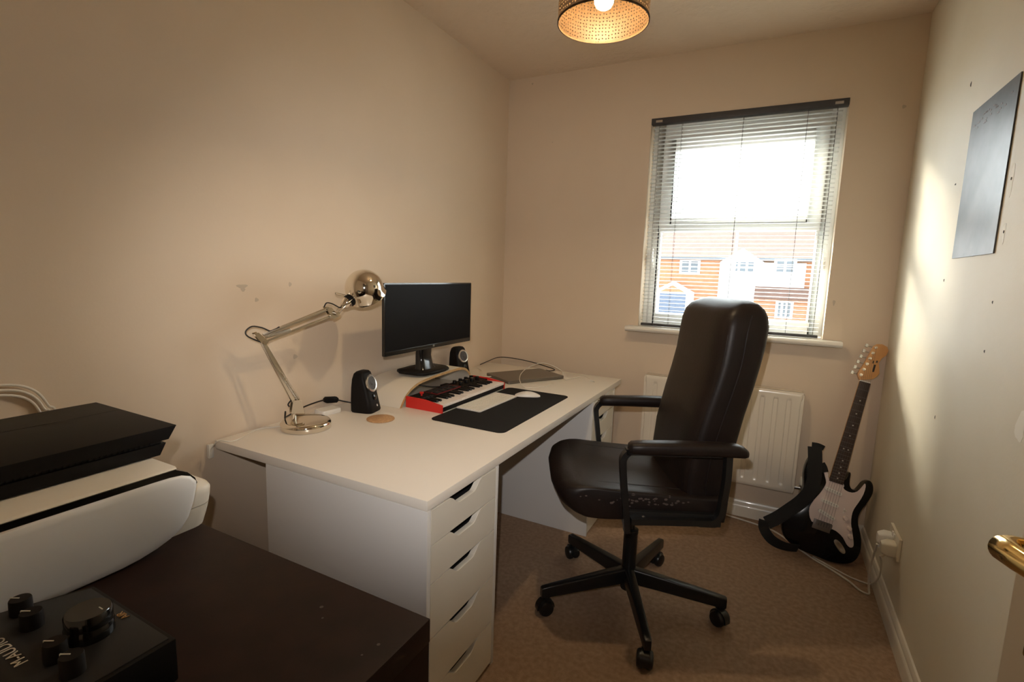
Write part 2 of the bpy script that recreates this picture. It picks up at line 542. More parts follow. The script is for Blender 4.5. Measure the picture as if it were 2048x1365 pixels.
# old screw holes, plugs and scuffs on the walls
def spots(parent, axis, pts, m, name):
    for a, z, rx, rz in pts:
        mb = MB()
        n = 14
        ring = []
        for i in range(n):
            t = 2 * pi * i / n
            k = 1 + 0.18 * sin(3 * t + a * 40)
            ring.append((a + rx * k * cos(t), z + rz * k * sin(t)))
        if axis == 'L':
            mb.prism(ring, lambda y, z_: (-0.001, y, z_), lambda y, z_: (0.0008, y, z_))
        elif axis == 'R':
            mb.prism(ring, lambda y, z_: (W + 0.001, y, z_), lambda y, z_: (W - 0.0004, y, z_))
        else:
            mb.prism(ring, lambda x, z_: (x, 0.001, z_), lambda x, z_: (x, -0.0008, z_))
        obj(name, mb, m, parent)
wl_, wr_, wf_ = bpy.data.objects['wall_left'], bpy.data.objects['wall_right'], bpy.data.objects['wall_window']
spots(wl_, 'L', [(-1.887, 1.238, 0.020, 0.007), (-1.884, 1.226, 0.008, 0.006), (-1.693, 1.244, 0.006, 0.008), (-1.834, 1.19, 0.007, 0.007), (-1.679, 0.966, 0.010, 0.009)], 'smudge', 'scuff')
spots(wr_, 'R', [(-1.227, 1.593, 0.014, 0.040), (-1.233, 1.458, 0.010, 0.026), (-1.506, 1.008, 0.022, 0.035)], 'filler', 'filler_patch')
spots(wr_, 'R', [(-0.749, 1.981, 0.006, 0.008), (-0.738, 1.662, 0.008, 0.003), (-0.767, 1.337, 0.005, 0.005), (-1.231, 1.278, 0.004, 0.004), (-1.229, 1.146, 0.004, 0.004), (-0.891, 0.881, 0.003, 0.006)], 'hole', 'screw_hole')
for a, z in ((-1.2265, 1.596), (-1.2325, 1.461)):
    mb = MB().cyl((W + 0.001, a, z), (W - 0.0010, a, z), 0.004, seg=10)
    obj('screw_hole', mb, 'hole', wr_)
spots(wf_, 'F', [(0.162, 2.489, 0.006, 0.006), (2.075, 2.136, 0.008, 0.008), (1.891, 1.218, 0.006, 0.014), (0.314, 2.126, 0.003, 0.003)], 'smudge', 'scuff')

# ------------------------------------------------------------------ outside
struct('ground', MB().box((-60, 0.3, -3.1), (60, 90, -2.9)), 'road')
def window_part(parent, x0, x1, z0, z1, y, nx=2, nz=2):
    f = MB()
    t = 0.10
    f.box((x0 - t, y - 0.08, z0 - t), (x1 + t, y - 0.02, z1 + t))
    fo = obj('window', f, 'render', parent)
    for i in range(nx):
        for j in range(nz):
            a0 = x0 + (x1 - x0) * i / nx + 0.08
            a1 = x0 + (x1 - x0) * (i + 1) / nx - 0.08
            b0 = z0 + (z1 - z0) * j / nz + 0.04
            b1 = z0 + (z1 - z0) * (j + 1) / nz - 0.04
            obj('pane', MB().box((a0, y - 0.12, b0), (a1, y - 0.07, b1)), 'house_glass', fo)
house = thing('house', 'orange brick house with brown tiled roof across the street, seen through the window', 'house', (0, 38, -2.9))
obj('wall', MB().box((-14, 38, -2.9), (14, 46, 2.9)), 'brick', house)
rf = MB()
prof = [(37.5, 2.93), (42.1, 5.40), (46.6, 2.93), (46.6, 2.75), (37.5, 2.75)]
rf.prism(prof, lambda a, z: (-14.5, a, z), lambda a, z: (14.5, a, z))
obj('roof', rf, 'roof', house, smooth=False)
obj('gutter', MB().box((-14.5, 37.4, 2.82), (14.5, 37.52, 2.96)), 'house_glass', house)
bay = MB()
gp = [(-2.05, -2.9), (3.42, -2.9), (3.42, 2.62), (0.86, 2.62), (-0.62, 3.62), (-2.05, 2.62)]
bay.prism(gp, lambda x, z: (x, 37.0, z), lambda x, z: (x, 38.2, z))
obj('gable', bay, 'render', house, smooth=False)
obj('lower_brick', MB().box((0.4, 36.8, -2.9), (4.2, 37.05, 0.16)), 'brick', house)
pr = MB().prism([(36.2, 0.18), (37.0, 0.95), (37.05, 0.95), (37.05, 0.10), (36.2, 0.10)], lambda a, z: (0.4, a, z), lambda a, z: (4.3, a, z))
obj('porch_roof', pr, 'roof', house, smooth=False)
window_part(house, -4.93, -3.62, 1.80, 2.68, 38.0)
window_part(house, -1.28, 0.26, 1.90, 2.67, 37.0, 3, 2)
window_part(house, 1.56, 2.74, 1.98, 2.78, 37.0, 2, 2)
window_part(house, 1.90, 2.80, -1.10, -0.08, 36.8, 3, 1)
gar = MB().prism([(-6.6, -2.9), (-3.8, -2.9), (-3.8, 0.30), (-5.25, 1.08), (-6.6, 0.30)], lambda x, z: (x, 36.6, z), lambda x, z: (x, 38.1, z))
obj('garage_gable', gar, 'render', house, smooth=False)
gb = MB().prism([(-6.2, 0.25), (-4.2, 0.25), (-5.2, 0.80)], lambda x, z: (x, 36.55, z), lambda x, z: (x, 36.65, z))
obj('gable_infill', gb, 'brick', house, smooth=False)
obj('garage_door', MB().box((-6.1, 36.5, -2.9), (-4.2, 36.62, 0.16)), 'garage', house)

# ------------------------------------------------------------------ venetian blind
blind = thing('venetian_blind', 'pale slatted venetian blind with dark headrail hanging in the window', 'blind', (1.389, 0.03, WT))
BL, BR = WL + 0.012, WR - 0.022
obj('headrail', MB().box((WL + 0.001, -0.006, WT - 0.033), (WR - 0.001, 0.040, WT - 0.001)), 'headrail', blind, bevel=0.002)
NS = 52
z_top, z_bot = WT - 0.052, 1.062
prot = None
for i in range(NS):
    z = z_top + (z_bot - z_top) * i / (NS - 1)
    if prot is None:
        mb = MB()
        ring = []
        n = 6
        topc = [(-0.0125 + 0.025 * k / n, 0.0022 * (1 - (2 * k / n - 1) ** 2)) for k in range(n + 1)]
        sec = topc + [(a, b - 0.0006) for a, b in reversed(topc)]
        tl = radians(-4)
        sec = [(a * cos(tl) - b * sin(tl), a * sin(tl) + b * cos(tl)) for a, b in sec]
        mb.prism(sec, lambda a, b: (BL, 0.022 + a, z_top + b), lambda a, b: (BR, 0.022 + a, z_top + b))
        prot = obj('slat', mb, 'slat', blind, angle=60)
    else:
        c = prot.copy()
        COL.objects.link(c)
        c.parent = blind
        c.location.z = z - z_top
obj('bottom_rail', MB().box((BL, 0.008, 1.032), (BR, 0.036, 1.046)), 'headrail', blind, bevel=0.002)
for cx_ in (0.962, 1.085, 1.395, 1.69, 1.815):
    mb = MB()
    for yy in (0.0085, 0.0355):
        mb.cyl((cx_, yy, 1.046), (cx_, yy, WT - 0.033), 0.0009, seg=6)
    obj('ladder_cord', mb, 'cord_grey', blind)
for bx in (0.945, 1.80):
    obj('bracket_clip', MB().box((bx, -0.010, WT - 0.026), (bx + 0.035, -0.0055, WT - 0.014)), 'steel', blind)

# ------------------------------------------------------------------ radiator
rad = thing('radiator', 'white ribbed panel radiator on the wall under the window', 'radiator', (1.4, 0, 0.22))
RX0, RX1, RZ0, RZ1 = 1.000, 1.800, 0.220, 0.757
mb = MB()
nx, nz = 13 * 24, 40
zz = [RZ0, RZ0 + 0.006, RZ0 + 0.014, RZ0 + 0.022, RZ0 + 0.030, RZ0 + 0.036, RZ0 + 0.042, RZ0 + 0.050, RZ0 + 0.058, RZ0 + 0.066] + \
     [RZ0 + 0.08 + (RZ1 - RZ0 - 0.16) * k / 12 for k in range(13)] + \
     [RZ1 - 0.066, RZ1 - 0.058, RZ1 - 0.050, RZ1 - 0.042, RZ1 - 0.036, RZ1 - 0.030, RZ1 - 0.022, RZ1 - 0.014, RZ1 - 0.006, RZ1]
vs, fs = [], []
def sstep(t):
    t = max(0, min(1, t))
    return t * t * (3 - 2 * t)
NR = 13
for iz, z in enumerate(zz):
    for ix in range(nx + 1):
        x = RX0 + (RX1 - RX0) * ix / nx
        ph = (ix / 24) % 1.0
        s = sstep((abs(ph - 0.5) - 0.31) / 0.08)           # 1 in the groove, 0 on the rib
        e = min(z - RZ0, RZ1 - z)
        env = sstep((e - 0.03) / 0.035)
        d = 0.0 + 0.013 * s * env
        edge = min(x - RX0, RX1 - x, e)
        d += 0.006 * (1 - sstep(edge / 0.012))
        vs.append((x, -0.100 + d, z))
for iz in range(len(zz) - 1):
    for ix in range(nx):
        a = iz * (nx + 1) + ix
        fs.append((a, a + 1, a + nx + 2, a + nx + 1))
mb.add(vs, fs)
mb.box((RX0, -0.094, RZ0), (RX1, -0.084, RZ1))
obj('panel', mb, 'radiator', rad, angle=60, recalc=False)
for xa in (RX0 - 0.004, RX1):
    obj('side_cover', MB().box((xa, -0.096, RZ0 + 0.012), (xa + 0.004, -0.030, RZ1 - 0.012)), 'radiator', rad, bevel=0.001)
obj('top_grille', MB().box((RX0, -0.094, RZ1 - 0.003), (RX1, -0.030, RZ1)), 'radiator', rad, bevel=0.001)
obj('rear_panel', MB().box((RX0 + 0.01, -0.036, RZ0 + 0.01), (RX1 - 0.01, -0.030, RZ1 - 0.02)), 'radiator', rad)
for xa in (1.08, 1.69):
    obj('bracket', MB().box((xa, -0.031, 0.30), (xa + 0.03, -0.0005, 0.70)), 'radiator', rad)
for sx, x in ((1, RX1 + 0.004), (-1, RX0 - 0.004)):
    mb = MB().cyl((x - sx * 0.006, -0.062, RZ0 + 0.028), (x + sx * 0.036, -0.062, RZ0 + 0.028), 0.010).cyl((x + sx * 0.036, -0.062, RZ0 - 0.012), (x + sx * 0.036, -0.062, RZ0 + 0.046), 0.012)
    v = obj('valve', mb, 'steel', rad)
    obj('valve_cap', MB().lathe([(0.0125, 0), (0.015, 0.004), (0.015, 0.034), (0.012, 0.042)], (x + sx * 0.036, -0.062, RZ0 + 0.044)), 'off_white', v)
    obj('pipe', MB().cyl((x + sx * 0.036, -0.062, 0.0), (x + sx * 0.036, -0.062, RZ0 - 0.012), 0.0075), 'radiator', rad)

# ------------------------------------------------------------------ desk top and drawer units
desk = thing('desktop', 'long white laminate desk top lying across the two white drawer units', 'desk', (0.45, -1.09, 0.70))
DX0, DX1, DY0, DY1 = 0.010, 0.883, -2.013, -0.175
TZ = 0.7293
obj('top_board', MB().box((DX0, DY0, 0.7005), (DX1, DY1, TZ)), 'desk', desk, bevel=0.0018)

def drawer_unit(y0, y1, label):
    x0, x1, zt = 0.263, 0.883, 0.70
    yc = (y0 + y1) / 2
    t = thing('drawer_unit', label, 'drawers', (0.573, yc, 0), 0, 'white drawer units under the desk')
    for ya, yb in ((y0, y0 + 0.016), (y1 - 0.016, y1)):
        obj('side_panel', MB().box((x0, ya, 0.0), (x1, yb, zt)), 'drawer_side', t, bevel=0.001)
    obj('top_panel', MB().box((x0, y0 + 0.016, zt - 0.012), (x1 - 0.03, y1 - 0.016, zt)), 'drawer', t)
    obj('back_panel', MB().box((x0, y0 + 0.016, 0.03), (x0 + 0.006, y1 - 0.016, zt - 0.012)), 'drawer', t)
    obj('plinth', MB().box((x0 + 0.01, y0 + 0.016, 0.0), (x1 - 0.012, y1 - 0.016, 0.022)), 'drawer', t)
    zs = [0.698, 0.598, 0.489, 0.328, 0.165, 0.012]
    a, b = y0 + 0.0175, y1 - 0.0175
    for i in range(5):
        zt_, zb_ = zs[i] - 0.0015, zs[i + 1] + 0.0015
        w1, w2, dp = 0.088, 0.036, 0.030
        poly = [(a, zb_), (b, zb_), (b, zt_)]
        for k in range(9):
            q = k / 8
            poly.append((yc + w1 + (w2 - w1) * q, zt_ - dp * (0.5 - 0.5 * cos(pi * q))))
        for k in range(9):
            q = 1 - k / 8
            poly.append((yc - w1 - (w2 - w1) * q, zt_ - dp * (0.5 - 0.5 * cos(pi * q))))
        poly.append((a, zt_))
        mb = MB().prism(poly, lambda y, z: (x1 - 0.018, y, z), lambda y, z: (x1, y, z))
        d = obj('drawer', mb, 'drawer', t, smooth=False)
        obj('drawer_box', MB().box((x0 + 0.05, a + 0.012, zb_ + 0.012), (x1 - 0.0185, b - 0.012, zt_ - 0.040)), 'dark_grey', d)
    return t
drawer_unit(-2.013, -1.634, 'nearest white drawer unit with five scooped drawers, holding up the near end of the desk')
drawer_unit(-0.680, -0.301, 'far white drawer unit under the window end of the desk, behind the office chair')

# ------------------------------------------------------------------ dark shelf unit in the foreground
KX0, KX1, KY0, KY1, KZ = 0.30, 1.183, -2.83, -2.410, 0.770
sh = thing('shelf_unit', 'low dark brown veneered shelf unit in the foreground carrying the printer', 'shelf', (0.74, -2.62, 0))
obj('top_board', MB().box((KX0, KY0, KZ - 0.040), (KX1 + 0.0015, KY1 + 0.001, KZ)), 'wenge', sh, bevel=0.0015)
obj('bottom_board', MB().box((KX0, KY0, 0), (KX1, KY1, 0.038)), 'wenge', sh)
for xa in (KX0, KX1 - 0.038):
    obj('side_panel', MB().box((xa, KY0, 0.038), (xa + 0.038, KY1, KZ - 0.040)), 'wenge', sh)
xm = (KX0 + KX1) / 2
obj('divider', MB().box((xm - 0.008, KY0, 0.038), (xm + 0.008, KY1, KZ - 0.040)), 'wenge', sh)
obj('shelf_board', MB().box((KX0 + 0.038, KY0 + 0.002, 0.375), (xm - 0.008, KY1, 0.391)).box((xm + 0.008, KY0 + 0.002, 0.375), (KX1 - 0.038, KY1, 0.391)), 'wenge', sh)

for fx_, fy_, fr_ in ((1.0171, -2.4737, 0.0035), (1.0388, -2.4913, 0.002), (1.1526, -2.4914, 0.003), (1.1465, -2.5184, 0.002)):
    obj('fleck', MB().lathe([(fr_, -0.0002), (fr_ * 0.8, 0.0004)], (fx_, fy_, KZ), seg=7), 'worn', sh, label='pale fleck on the top board')

# ------------------------------------------------------------------ printer
pt = thing('printer', 'white inkjet printer with a bulging rounded front standing on the dark shelf unit', 'printer', (0.5, -2.62, KZ))
# front panel: outline in y / z, bulging out in x
out = [(-2.80, 0.7715), (-2.610, 0.7715), (-2.575, 0.7725), (-2.548, 0.776), (-2.520, 0.783), (-2.496, 0.793), (-2.478, 0.806), (-2.465, 0.826), (-2.457, 0.852), (-2.450, 0.885),
       (-2.4502, 0.894), (-2.460, 0.9065), (-2.476, 0.9135), (-2.497, 0.9160), (-2.525, 0.9165), (-2.66, 0.9165), (-2.80, 0.9165)]
def bulge(y, z):
    t = (z - 0.77) / 0.15
    return 0.641 + 0.020 * sin(max(0, min(1, t * 0.95 + 0.05)) * pi * 0.62)
mb = MB()
cy_, cz_ = -2.63, 0.845
rings = []
for k, s in enumerate((1.0, 1.0, 0.985, 0.95, 0.8, 0.5, 0.2)):
    ring = []
    for y, z in out:
        yy, zz_ = cy_ + (y - cy_) * s, cz_ + (z - cz_) * s
        x = 0.60 if k == 0 else bulge(yy, zz_) - (0.008 if k == 1 else 0.002 if k == 2 else 0)
        ring.append(Vector((x, yy, zz_)))
    rings.append(ring)
mb.loft(rings)
obj('front_panel', mb, 'printer_white', pt, angle=60)
# dark control strip above the front panel, turning down at the right end
st_out = [(-2.80, 0.905), (-2.49, 0.905), (-2.464, 0.898), (-2.4515, 0.884), (-2.4485, 0.889), (-2.452, 0.900), (-2.466, 0.916), (-2.487, 0.9275), (-2.495, 0.9285), (-2.80, 0.9285)]
mb = MB().prism(st_out, lambda y, z: (0.40, y, z), lambda y, z: (0.6545, y, z))
obj('control_strip', mb, 'black_gloss', pt, smooth=False)
# lid
lid = [(0.33, 0.9286), (0.657, 0.9286), (0.660, 0.931), (0.655, 0.935), (0.33, 0.9365)]
obj('scanner_lid', MB().prism(lid, lambda x, z: (x, -2.80, z), lambda x, z: (x, -2.487, z)), 'off_white', pt, bevel=0.001)
# main body behind, wider at the right end, with a seam
def body_ring(y, inset):
    p = [(0.31, 0.772), (0.575, 0.772), (0.592, 0.785), (0.600, 0.815), (0.600, 0.842), (0.590, 0.857), (0.56, 0.864), (0.31, 0.864)]
    cx2, cz2 = 0.455, 0.82
    return [Vector((cx2 + (x - cx2) * inset, y, cz2 + (z - cz2) * inset)) for x, z in p]
def split_body(z0, z1, name):
    mb = MB()
    R = []
    for k, (inset, x1) in enumerate(((0, 0.575), (0.25, 0.590), (0.6, 0.600), (1, 0.604))):
        pass
    prof = lambda z: 0.012 * sin(min(1, max(0, (z - 0.77) / 0.095)) * pi * 0.55)
    rs = []
    for i in range(7):
        z = z0 + (z1 - z0) * i / 6
        top = max(0, (z - 0.848) / 0.016)
        sft = prof(z) - 0.014 * top ** 2
        rr = [(x, y) for x, y in rrect(0.29 + sft * 2, 0.386 + sft * 2, 0.03, 5, 0.455, -2.590)]
        rs.append([Vector((x, y, z)) for x, y in rr])
    mb.loft(rs)
    obj(name, mb, 'off_white', pt, angle=50)
split_body(0.7705, 0.816, 'lower_body')
split_body(0.818, 0.864, 'upper_body')
obj('scanner_body', MB().box((0.335, -2.80, 0.8645), (0.602, -2.50, 0.9045)), 'off_white', pt, bevel=0.003)

# ------------------------------------------------------------------ games console on the printer
gc = thing('games_console', 'flat black games console with slanted sides lying on top of the printer', 'console', (0.42, -2.62, 0.937))
def slab(z0, z1, yb0, yb1, x0, x1, ln=0.335):
    """parallelogram in y/z: front edge yb0 at z0, yb1 at z1"""
    v = [(x0, yb0 - ln, z0), (x1, yb0 - ln, z0), (x1, yb0, z0), (x0, yb0, z0), (x0, yb1 - ln, z1), (x1, yb1 - ln, z1), (x1, yb1, z1), (x0, yb1, z1)]
    return MB().add(v, [(0, 3, 2, 1), (4, 5, 6, 7), (0, 1, 5, 4), (1, 2, 6, 5), (2, 3, 7, 6), (3, 0, 4, 7)])
gz = 0.937
obj('lower_shell', slab(gz + 0.0005, gz + 0.023, -2.474, -2.462, 0.272, 0.582), 'black_plastic', gc, bevel=0.0008)
obj('vent_band', slab(gz + 0.023, gz + 0.029, -2.470, -2.467, 0.280, 0.575), 'dark_grey', gc)
obj('upper_shell', slab(gz + 0.029, gz + 0.054, -2.458, -2.442, 0.272, 0.584), 'black_plastic', gc, bevel=0.0008)
mb = MB()
for i in range(34):
    y = -2.785 + i * 0.009
    mb.box((0.5745, y, gz + 0.0235), (0.5775, y + 0.004, gz + 0.0285))
obj('vent_fins', mb, 'dark_grey', gc)
obj('seam', MB().box((0.378, -2.776, gz + 0.0539), (0.3792, -2.443, gz + 0.0543)), 'dark_grey', gc)

# ------------------------------------------------------------------ audio interface
ai = thing('audio_interface', 'black desktop audio interface with big round knob on the dark shelf unit', 'audio interface', (0.86, -2.74, KZ))
AX0, AX1, AY0, AY1 = 0.700, 0.972, -2.822, -2.668
def plan(z0, za, zb, i=0.0):
    """slab with a slanted left side; top falls from za (left) to zb (right)"""
    base = [(0.700 + i, AY0 + i), (AX1 - i, AY0 + i), (AX1 - i, AY1 - i), (0.764 + i, AY1 - i)]
    mb = MB()
    zt = lambda x: za + (zb - za) * (x - 0.70) / (AX1 - 0.70)
    mb.loft([[Vector((x, y, z0)) for x, y in base], [Vector((x, y, zt(x))) for x, y in base]])
    return mb
obj('case', plan(KZ + 0.001, KZ + 0.0655, KZ + 0.0605), 'black_plastic', ai, bevel=0.003)
obj('faceplate', plan(KZ + 0.058, KZ + 0.0672, KZ + 0.0622, 0.006), 'dark_grey', ai, bevel=0.001)
fz = KZ + 0.0640
obj('volume_knob', MB().lathe([(0.0262, 0), (0.0262, 0.016), (0.0252, 0.0175), (0.0252, 0.019), (0.0252, 0.033), (0.0235, 0.0355)], (0.8735, -2.7195, fz - 0.002), seg=48), 'black_gloss', ai)
obj('knob_mark', MB().box((0.880, -2.711, fz + 0.0332), (0.889, -2.7097, fz + 0.0337)), 'letter_white', ai)
for kx, ky in ((0.7525, -2.7455), (0.7975, -2.7500), (0.8882, -2.7600), (0.9301, -2.7605)):
    k = obj('knob', MB().lathe([(0.0125, 0), (0.0120, 0.022), (0.0112, 0.0235)], (kx, ky, fz - 0.001), seg=24), 'black_plastic', ai)
    dd = Vector((-0.86, -0.50, 0)).normalized()
    pp_ = Vector((-dd.y, dd.x, 0)) * 0.0007
    c_ = Vector((kx, ky, 0))
    mk = MB()
    for r0_, r1_, za, zb in ((0.0108, 0.0130, fz + 0.001, fz + 0.0228), (0.001, 0.0128, fz + 0.0218, fz + 0.0232)):
        mk.loft([[c_ + dd * r0_ + pp_ + Vector((0, 0, z)), c_ + dd * r1_ + pp_ + Vector((0, 0, z)), c_ + dd * r1_ - pp_ + Vector((0, 0, z)), c_ + dd * r0_ - pp_ + Vector((0, 0, z))] for z in (za, zb)])
    obj('pointer', mk, 'letter_white', k)
T = frame((0.8285, -2.7830, fz + 0.0012), (-1, 0.02, 0), (-0.02, -1, 0))
obj('logo', text_mesh('M-AUDIO', 0.0185, T), 'letter_white', ai, smooth=False)
T = frame((0.872, -2.6815, fz + 0.0008), (-1, 0, 0), (0, -1, 0))
obj('emblem', text_mesh('AIR', 0.0125, T), 'letter_gold', ai, smooth=False)

# ------------------------------------------------------------------ desk lamp
lamp = thing('desk_lamp', 'polished nickel jointed desk lamp standing on the near end of the desk', 'lamp', (0.148, -1.758, TZ))
bc = Vector((0.148, -1.760, TZ))
obj('base', MB().lathe([(0.0, 0.0), (0.083, 0.0), (0.0870, 0.004), (0.0875, 0.016), (0.0865, 0.023), (0.082, 0.0285), (0.074, 0.0310), (0.03, 0.0325), (0.0, 0.033)], bc, seg=64), 'chrome', lamp, angle=60)
ld = Vector((0.1305, 0.365, 0)).normalized()      # direction the arms swing
ln_ = Vector((ld.y, -ld.x, 0))                    # across the arms, towards the room
stem = Vector((0.130, -1.797, TZ + 0.02))
obj('stem', MB().cyl(stem, stem + Vector((0, 0, 0.040)), 0.0085).cyl(stem + Vector((0, 0, 0.03)), stem + Vector((0, 0, 0.05)), 0.006), 'chrome', lamp)
J0 = Vector((0.1307, -1.7954, 0.8264))
# triangular clamp bracket
mb = MB()
for s in (-1, 1):
    o = ln_ * 0.011 * s
    tri = [stem + ld * -0.012 + Vector((0, 0, 0.044)), stem + ld * 0.034 + Vector((0, 0, 0.036)), J0 + ld * 0.022 + Vector((0, 0, 0.012)), J0 + ld * -0.006 + Vector((0, 0, 0.012))]
    mb.loft([[p + o - ln_ * 0.0012 for p in tri], [p + o + ln_ * 0.0012 for p in tri]])
obj('bracket', mb, 'chrome_soft', lamp, smooth=False)
J1a, J1b = Vector((0.0904, -1.908, 1.0787)), Vector((0.0985, -1.886, 1.0535))
def bar(mb, a, b, w, th):
    d = (b - a).normalized()
    n = d.cross(ln_).normalized()
    mb.loft([[p + ln_ * w / 2 * sx + n * th / 2 * sy for sx, sy in ((1, 1), (-1, 1), (-1, -1), (1, -1))] for p in (a, b)])
la = MB()
for s in (-1, 1):
    bar(la, J0 + ln_ * 0.009 * s, J1b + ln_ * 0.009 * s + (J1a - J1b) * 0.3, 0.004, 0.010)
lower = obj('lower_arm', la, 'chrome_soft', lamp, bevel=0.0008)
lb = MB()
bar(lb, J0 + ld * 0.018 + Vector((0, 0, 0.006)), J1b + (J1b - J1a) * 0.25, 0.004, 0.007)
obj('lower_rod', lb, 'chrome_soft', lamp)
sp = MB()
for s in (-1, 1):
    a = J0 + ln_ * 0.006 * s + ld * 0.020
    b = J0.lerp(J1b, 0.50) + ln_ * 0.006 * s + ld * 0.006
    n_t = 28
    d = b - a
    e1 = d.normalized().orthogonal()
    e2 = d.normalized().cross(e1)
    pts = [a + d * (i / (n_t * 6)) + (e1 * cos(2 * pi * i / 6) + e2 * sin(2 * pi * i / 6)) * 0.0042 for i in range(n_t * 6 + 1)]
    sp.tube(pts, 0.0011, seg=5, smooth=0)
obj('spring', sp, 'chrome_soft', lower)
# elbow plates
el = MB()
for s in (-1, 1):
    o = ln_ * 0.013 * s
    q = [J1a + ld * -0.008 + Vector((0, 0, 0.006)), J1a + ld * 0.006 + Vector((0, 0, 0.010)), J1b + ld * 0.014 + Vector((0, 0, 0.004)), J1b + ld * 0.004 + Vector((0, 0, -0.010)), J1b + ld * -0.010]
    el.loft([[p + o - ln_ * 0.001 for p in q], [p + o + ln_ * 0.001 for p in q]])
for p in (J1a, J1b):
    el.cyl(p - ln_ * 0.018, p + ln_ * 0.018, 0.0055)
obj('elbow', el, 'chrome', lamp)
U1a, U1b = Vector((0.1020, -1.8750, 1.0815)), Vector((0.1735, -1.676, 1.1610))
U2a, U2b = J1b, Vector((0.1775, -1.664, 1.1355))
ua = MB()
for s in (-1, 1):
    bar(ua, U1a + ln_ * 0.009 * s - (U1b - U1a) * 0.05, U1b + ln_ * 0.009 * s, 0.004, 0.009)
upper_arm = obj('upper_arm', ua, 'chrome_soft', lamp, bevel=0.0008)
ub = MB()
bar(ub, U2a, U2b, 0.005, 0.007)
obj('upper_rod', ub, 'chrome_soft', lamp)
sp = MB()
a, b = U1a + (U2a - U1a) * 0.35, U1a.lerp(U1b, 0.42) + (U2a - U1a) * 0.85
bar(sp, U1a - (U1b - U1a) * 0.02, b, 0.004, 0.006)
d = b - a
e1 = d.normalized().orthogonal()
e2 = d.normalized().cross(e1)
sp.tube([a + d * (i / 160) + (e1 * cos(2 * pi * i / 6) + e2 * sin(2 * pi * i / 6)) * 0.0045 for i in range(161)], 0.0011, seg=5, smooth=0)
obj('spring', sp, 'chrome_soft', upper_arm)
# head joint
HJ = Vector((0.1787, -1.6612, 1.1446))
hj = MB()
for s in (-1, 1):
    o = ln_ * 0.013 * s
    q = [U1b + ld * -0.012 + Vector((0, 0, 0.008)), U1b + ld * 0.012 + Vector((0, 0, 0.006)), U2b + ld * 0.024 + Vector((0, 0, -0.002)), U2b + ld * 0.004 + Vector((0, 0, -0.012))]
    hj.loft([[p + o - ln_ * 0.001 for p in q], [p + o + ln_ * 0.001 for p in q]])
hj.cyl(U1b - ln_ * 0.018, U1b + ln_ * 0.018, 0.005).cyl(U2b - ln_ * 0.018, U2b + ln_ * 0.018, 0.0055)
hj.cyl(HJ + ld * 0.012 - ln_ * 0.022, HJ + ld * 0.012 + ln_ * 0.030, 0.0085)
obj('head_joint', hj, 'chrome', lamp)
N0 = Vector((0.1925, -1.6215, 1.1690))
SC = Vector((0.2227, -1.5381, 1.2368))
HD = (SC - N0).normalized()
mb = MB().lathe([(0.004, -0.006), (0.010, -0.002), (0.017, 0.010), (0.0205, 0.024), (0.0215, 0.030)], N0, HD, seg=28)
obj('lamp_cap', mb, 'chrome', lamp, angle=60)
obj('lamp_collar', MB().lathe([(0.0225, 0.029), (0.0240, 0.031), (0.0240, 0.041), (0.0225, 0.043)], N0, HD, seg=28), 'black_plastic', lamp)
obj('lamp_socket', MB().lathe([(0.0175, 0.042), (0.0175, 0.062), (0.021, 0.068)], N0, HD, seg=28), 'chrome', lamp)
# shade: a deep dome opening forward and down, away from the room
SD = Vector((-0.10, 0.46, -0.66)).normalized()
SR = 0.072
prof, inner = [], []
for i in range(17):
    t = pi * 0.5 * i / 16
    prof.append((SR * sin(t), -SR * cos(t)))
prof += [(SR * 1.0, 0.012), (SR * 1.02, 0.030), (SR * 1.04, 0.034)]
inner = [(r * 0.975, h + 0.0015) for r, h in reversed(prof)]
obj('lamp_shade', MB().lathe(prof + inner, SC - SD * 0.0, SD, seg=56, cap=False), 'chrome', lamp, angle=60)
obj('bulb', MB().sphere(SC + SD * 0.005, 0.026), 'white_plastic', lamp)
wire = MB()
q1 = N0 + HD * 0.035
for s in (-1, 1):
    wire.tube([HJ + ld * 0.02 + ln_ * 0.02 * s, N0 + ln_ * 0.032 * s + Vector((0, 0, 0.008 * s)), q1 + ln_ * 0.024 * s + Vector((0, 0, 0.006 * s)), q1 + ln_ * 0.018 * s], 0.0014, seg=6)
wire.tube([q1 + Vector((0, 0, 0.018)), q1 - ld * 0.055 + Vector((0, 0, 0.030))], 0.0016, seg=6, smooth=0)
wire.tube([q1 + Vector((0, 0, 0.014)), q1 - ld * 0.053 + Vector((0, 0, 0.024))], 0.0016, seg=6, smooth=0)
wire.tube([q1 - ld * 0.055 + Vector((0, 0, 0.030)), q1 - ld * 0.053 + Vector((0, 0, 0.024))], 0.0016, seg=6, smooth=0)
obj('head_yoke', wire, 'chrome_soft', lamp)
cb = MB()
cb.tube([J0 - ld * 0.016 + Vector((0, 0, -0.01)), J0 - ld * 0.02 + Vector((0, 0, 0.0)), J0 + ld * -0.002 + Vector((0, 0, 0.02))], 0.0026, seg=8)
cb.tube([J1b - ld * 0.006, J1a - ld * 0.022 + Vector((0, 0, -0.004)), J1a - ld * 0.030 + Vector((0, 0, 0.014)), J1a + ld * -0.010 + Vector((0, 0, 0.030)), J1a + ld * 0.022 + Vector((0, 0, 0.024)), U1a + ld * 0.016 + Vector((0, 0, 0.008)), U1a.lerp(U1b, 0.2) + Vector((0, 0, 0.006))], 0.0024, seg=8)
cb.tube([U1b - ld * 0.012 + Vector((0, 0, 0.006)), U1b - ld * 0.002 + Vector((0, 0, 0.022)), U1b + ld * 0.02 + Vector((0, 0, 0.018)), N0 - ld * 0.012 + Vector((0, 0, -0.004)), N0 - HD * 0.004], 0.0024, seg=8)
obj('flex', cb, 'cable_black', lamp)

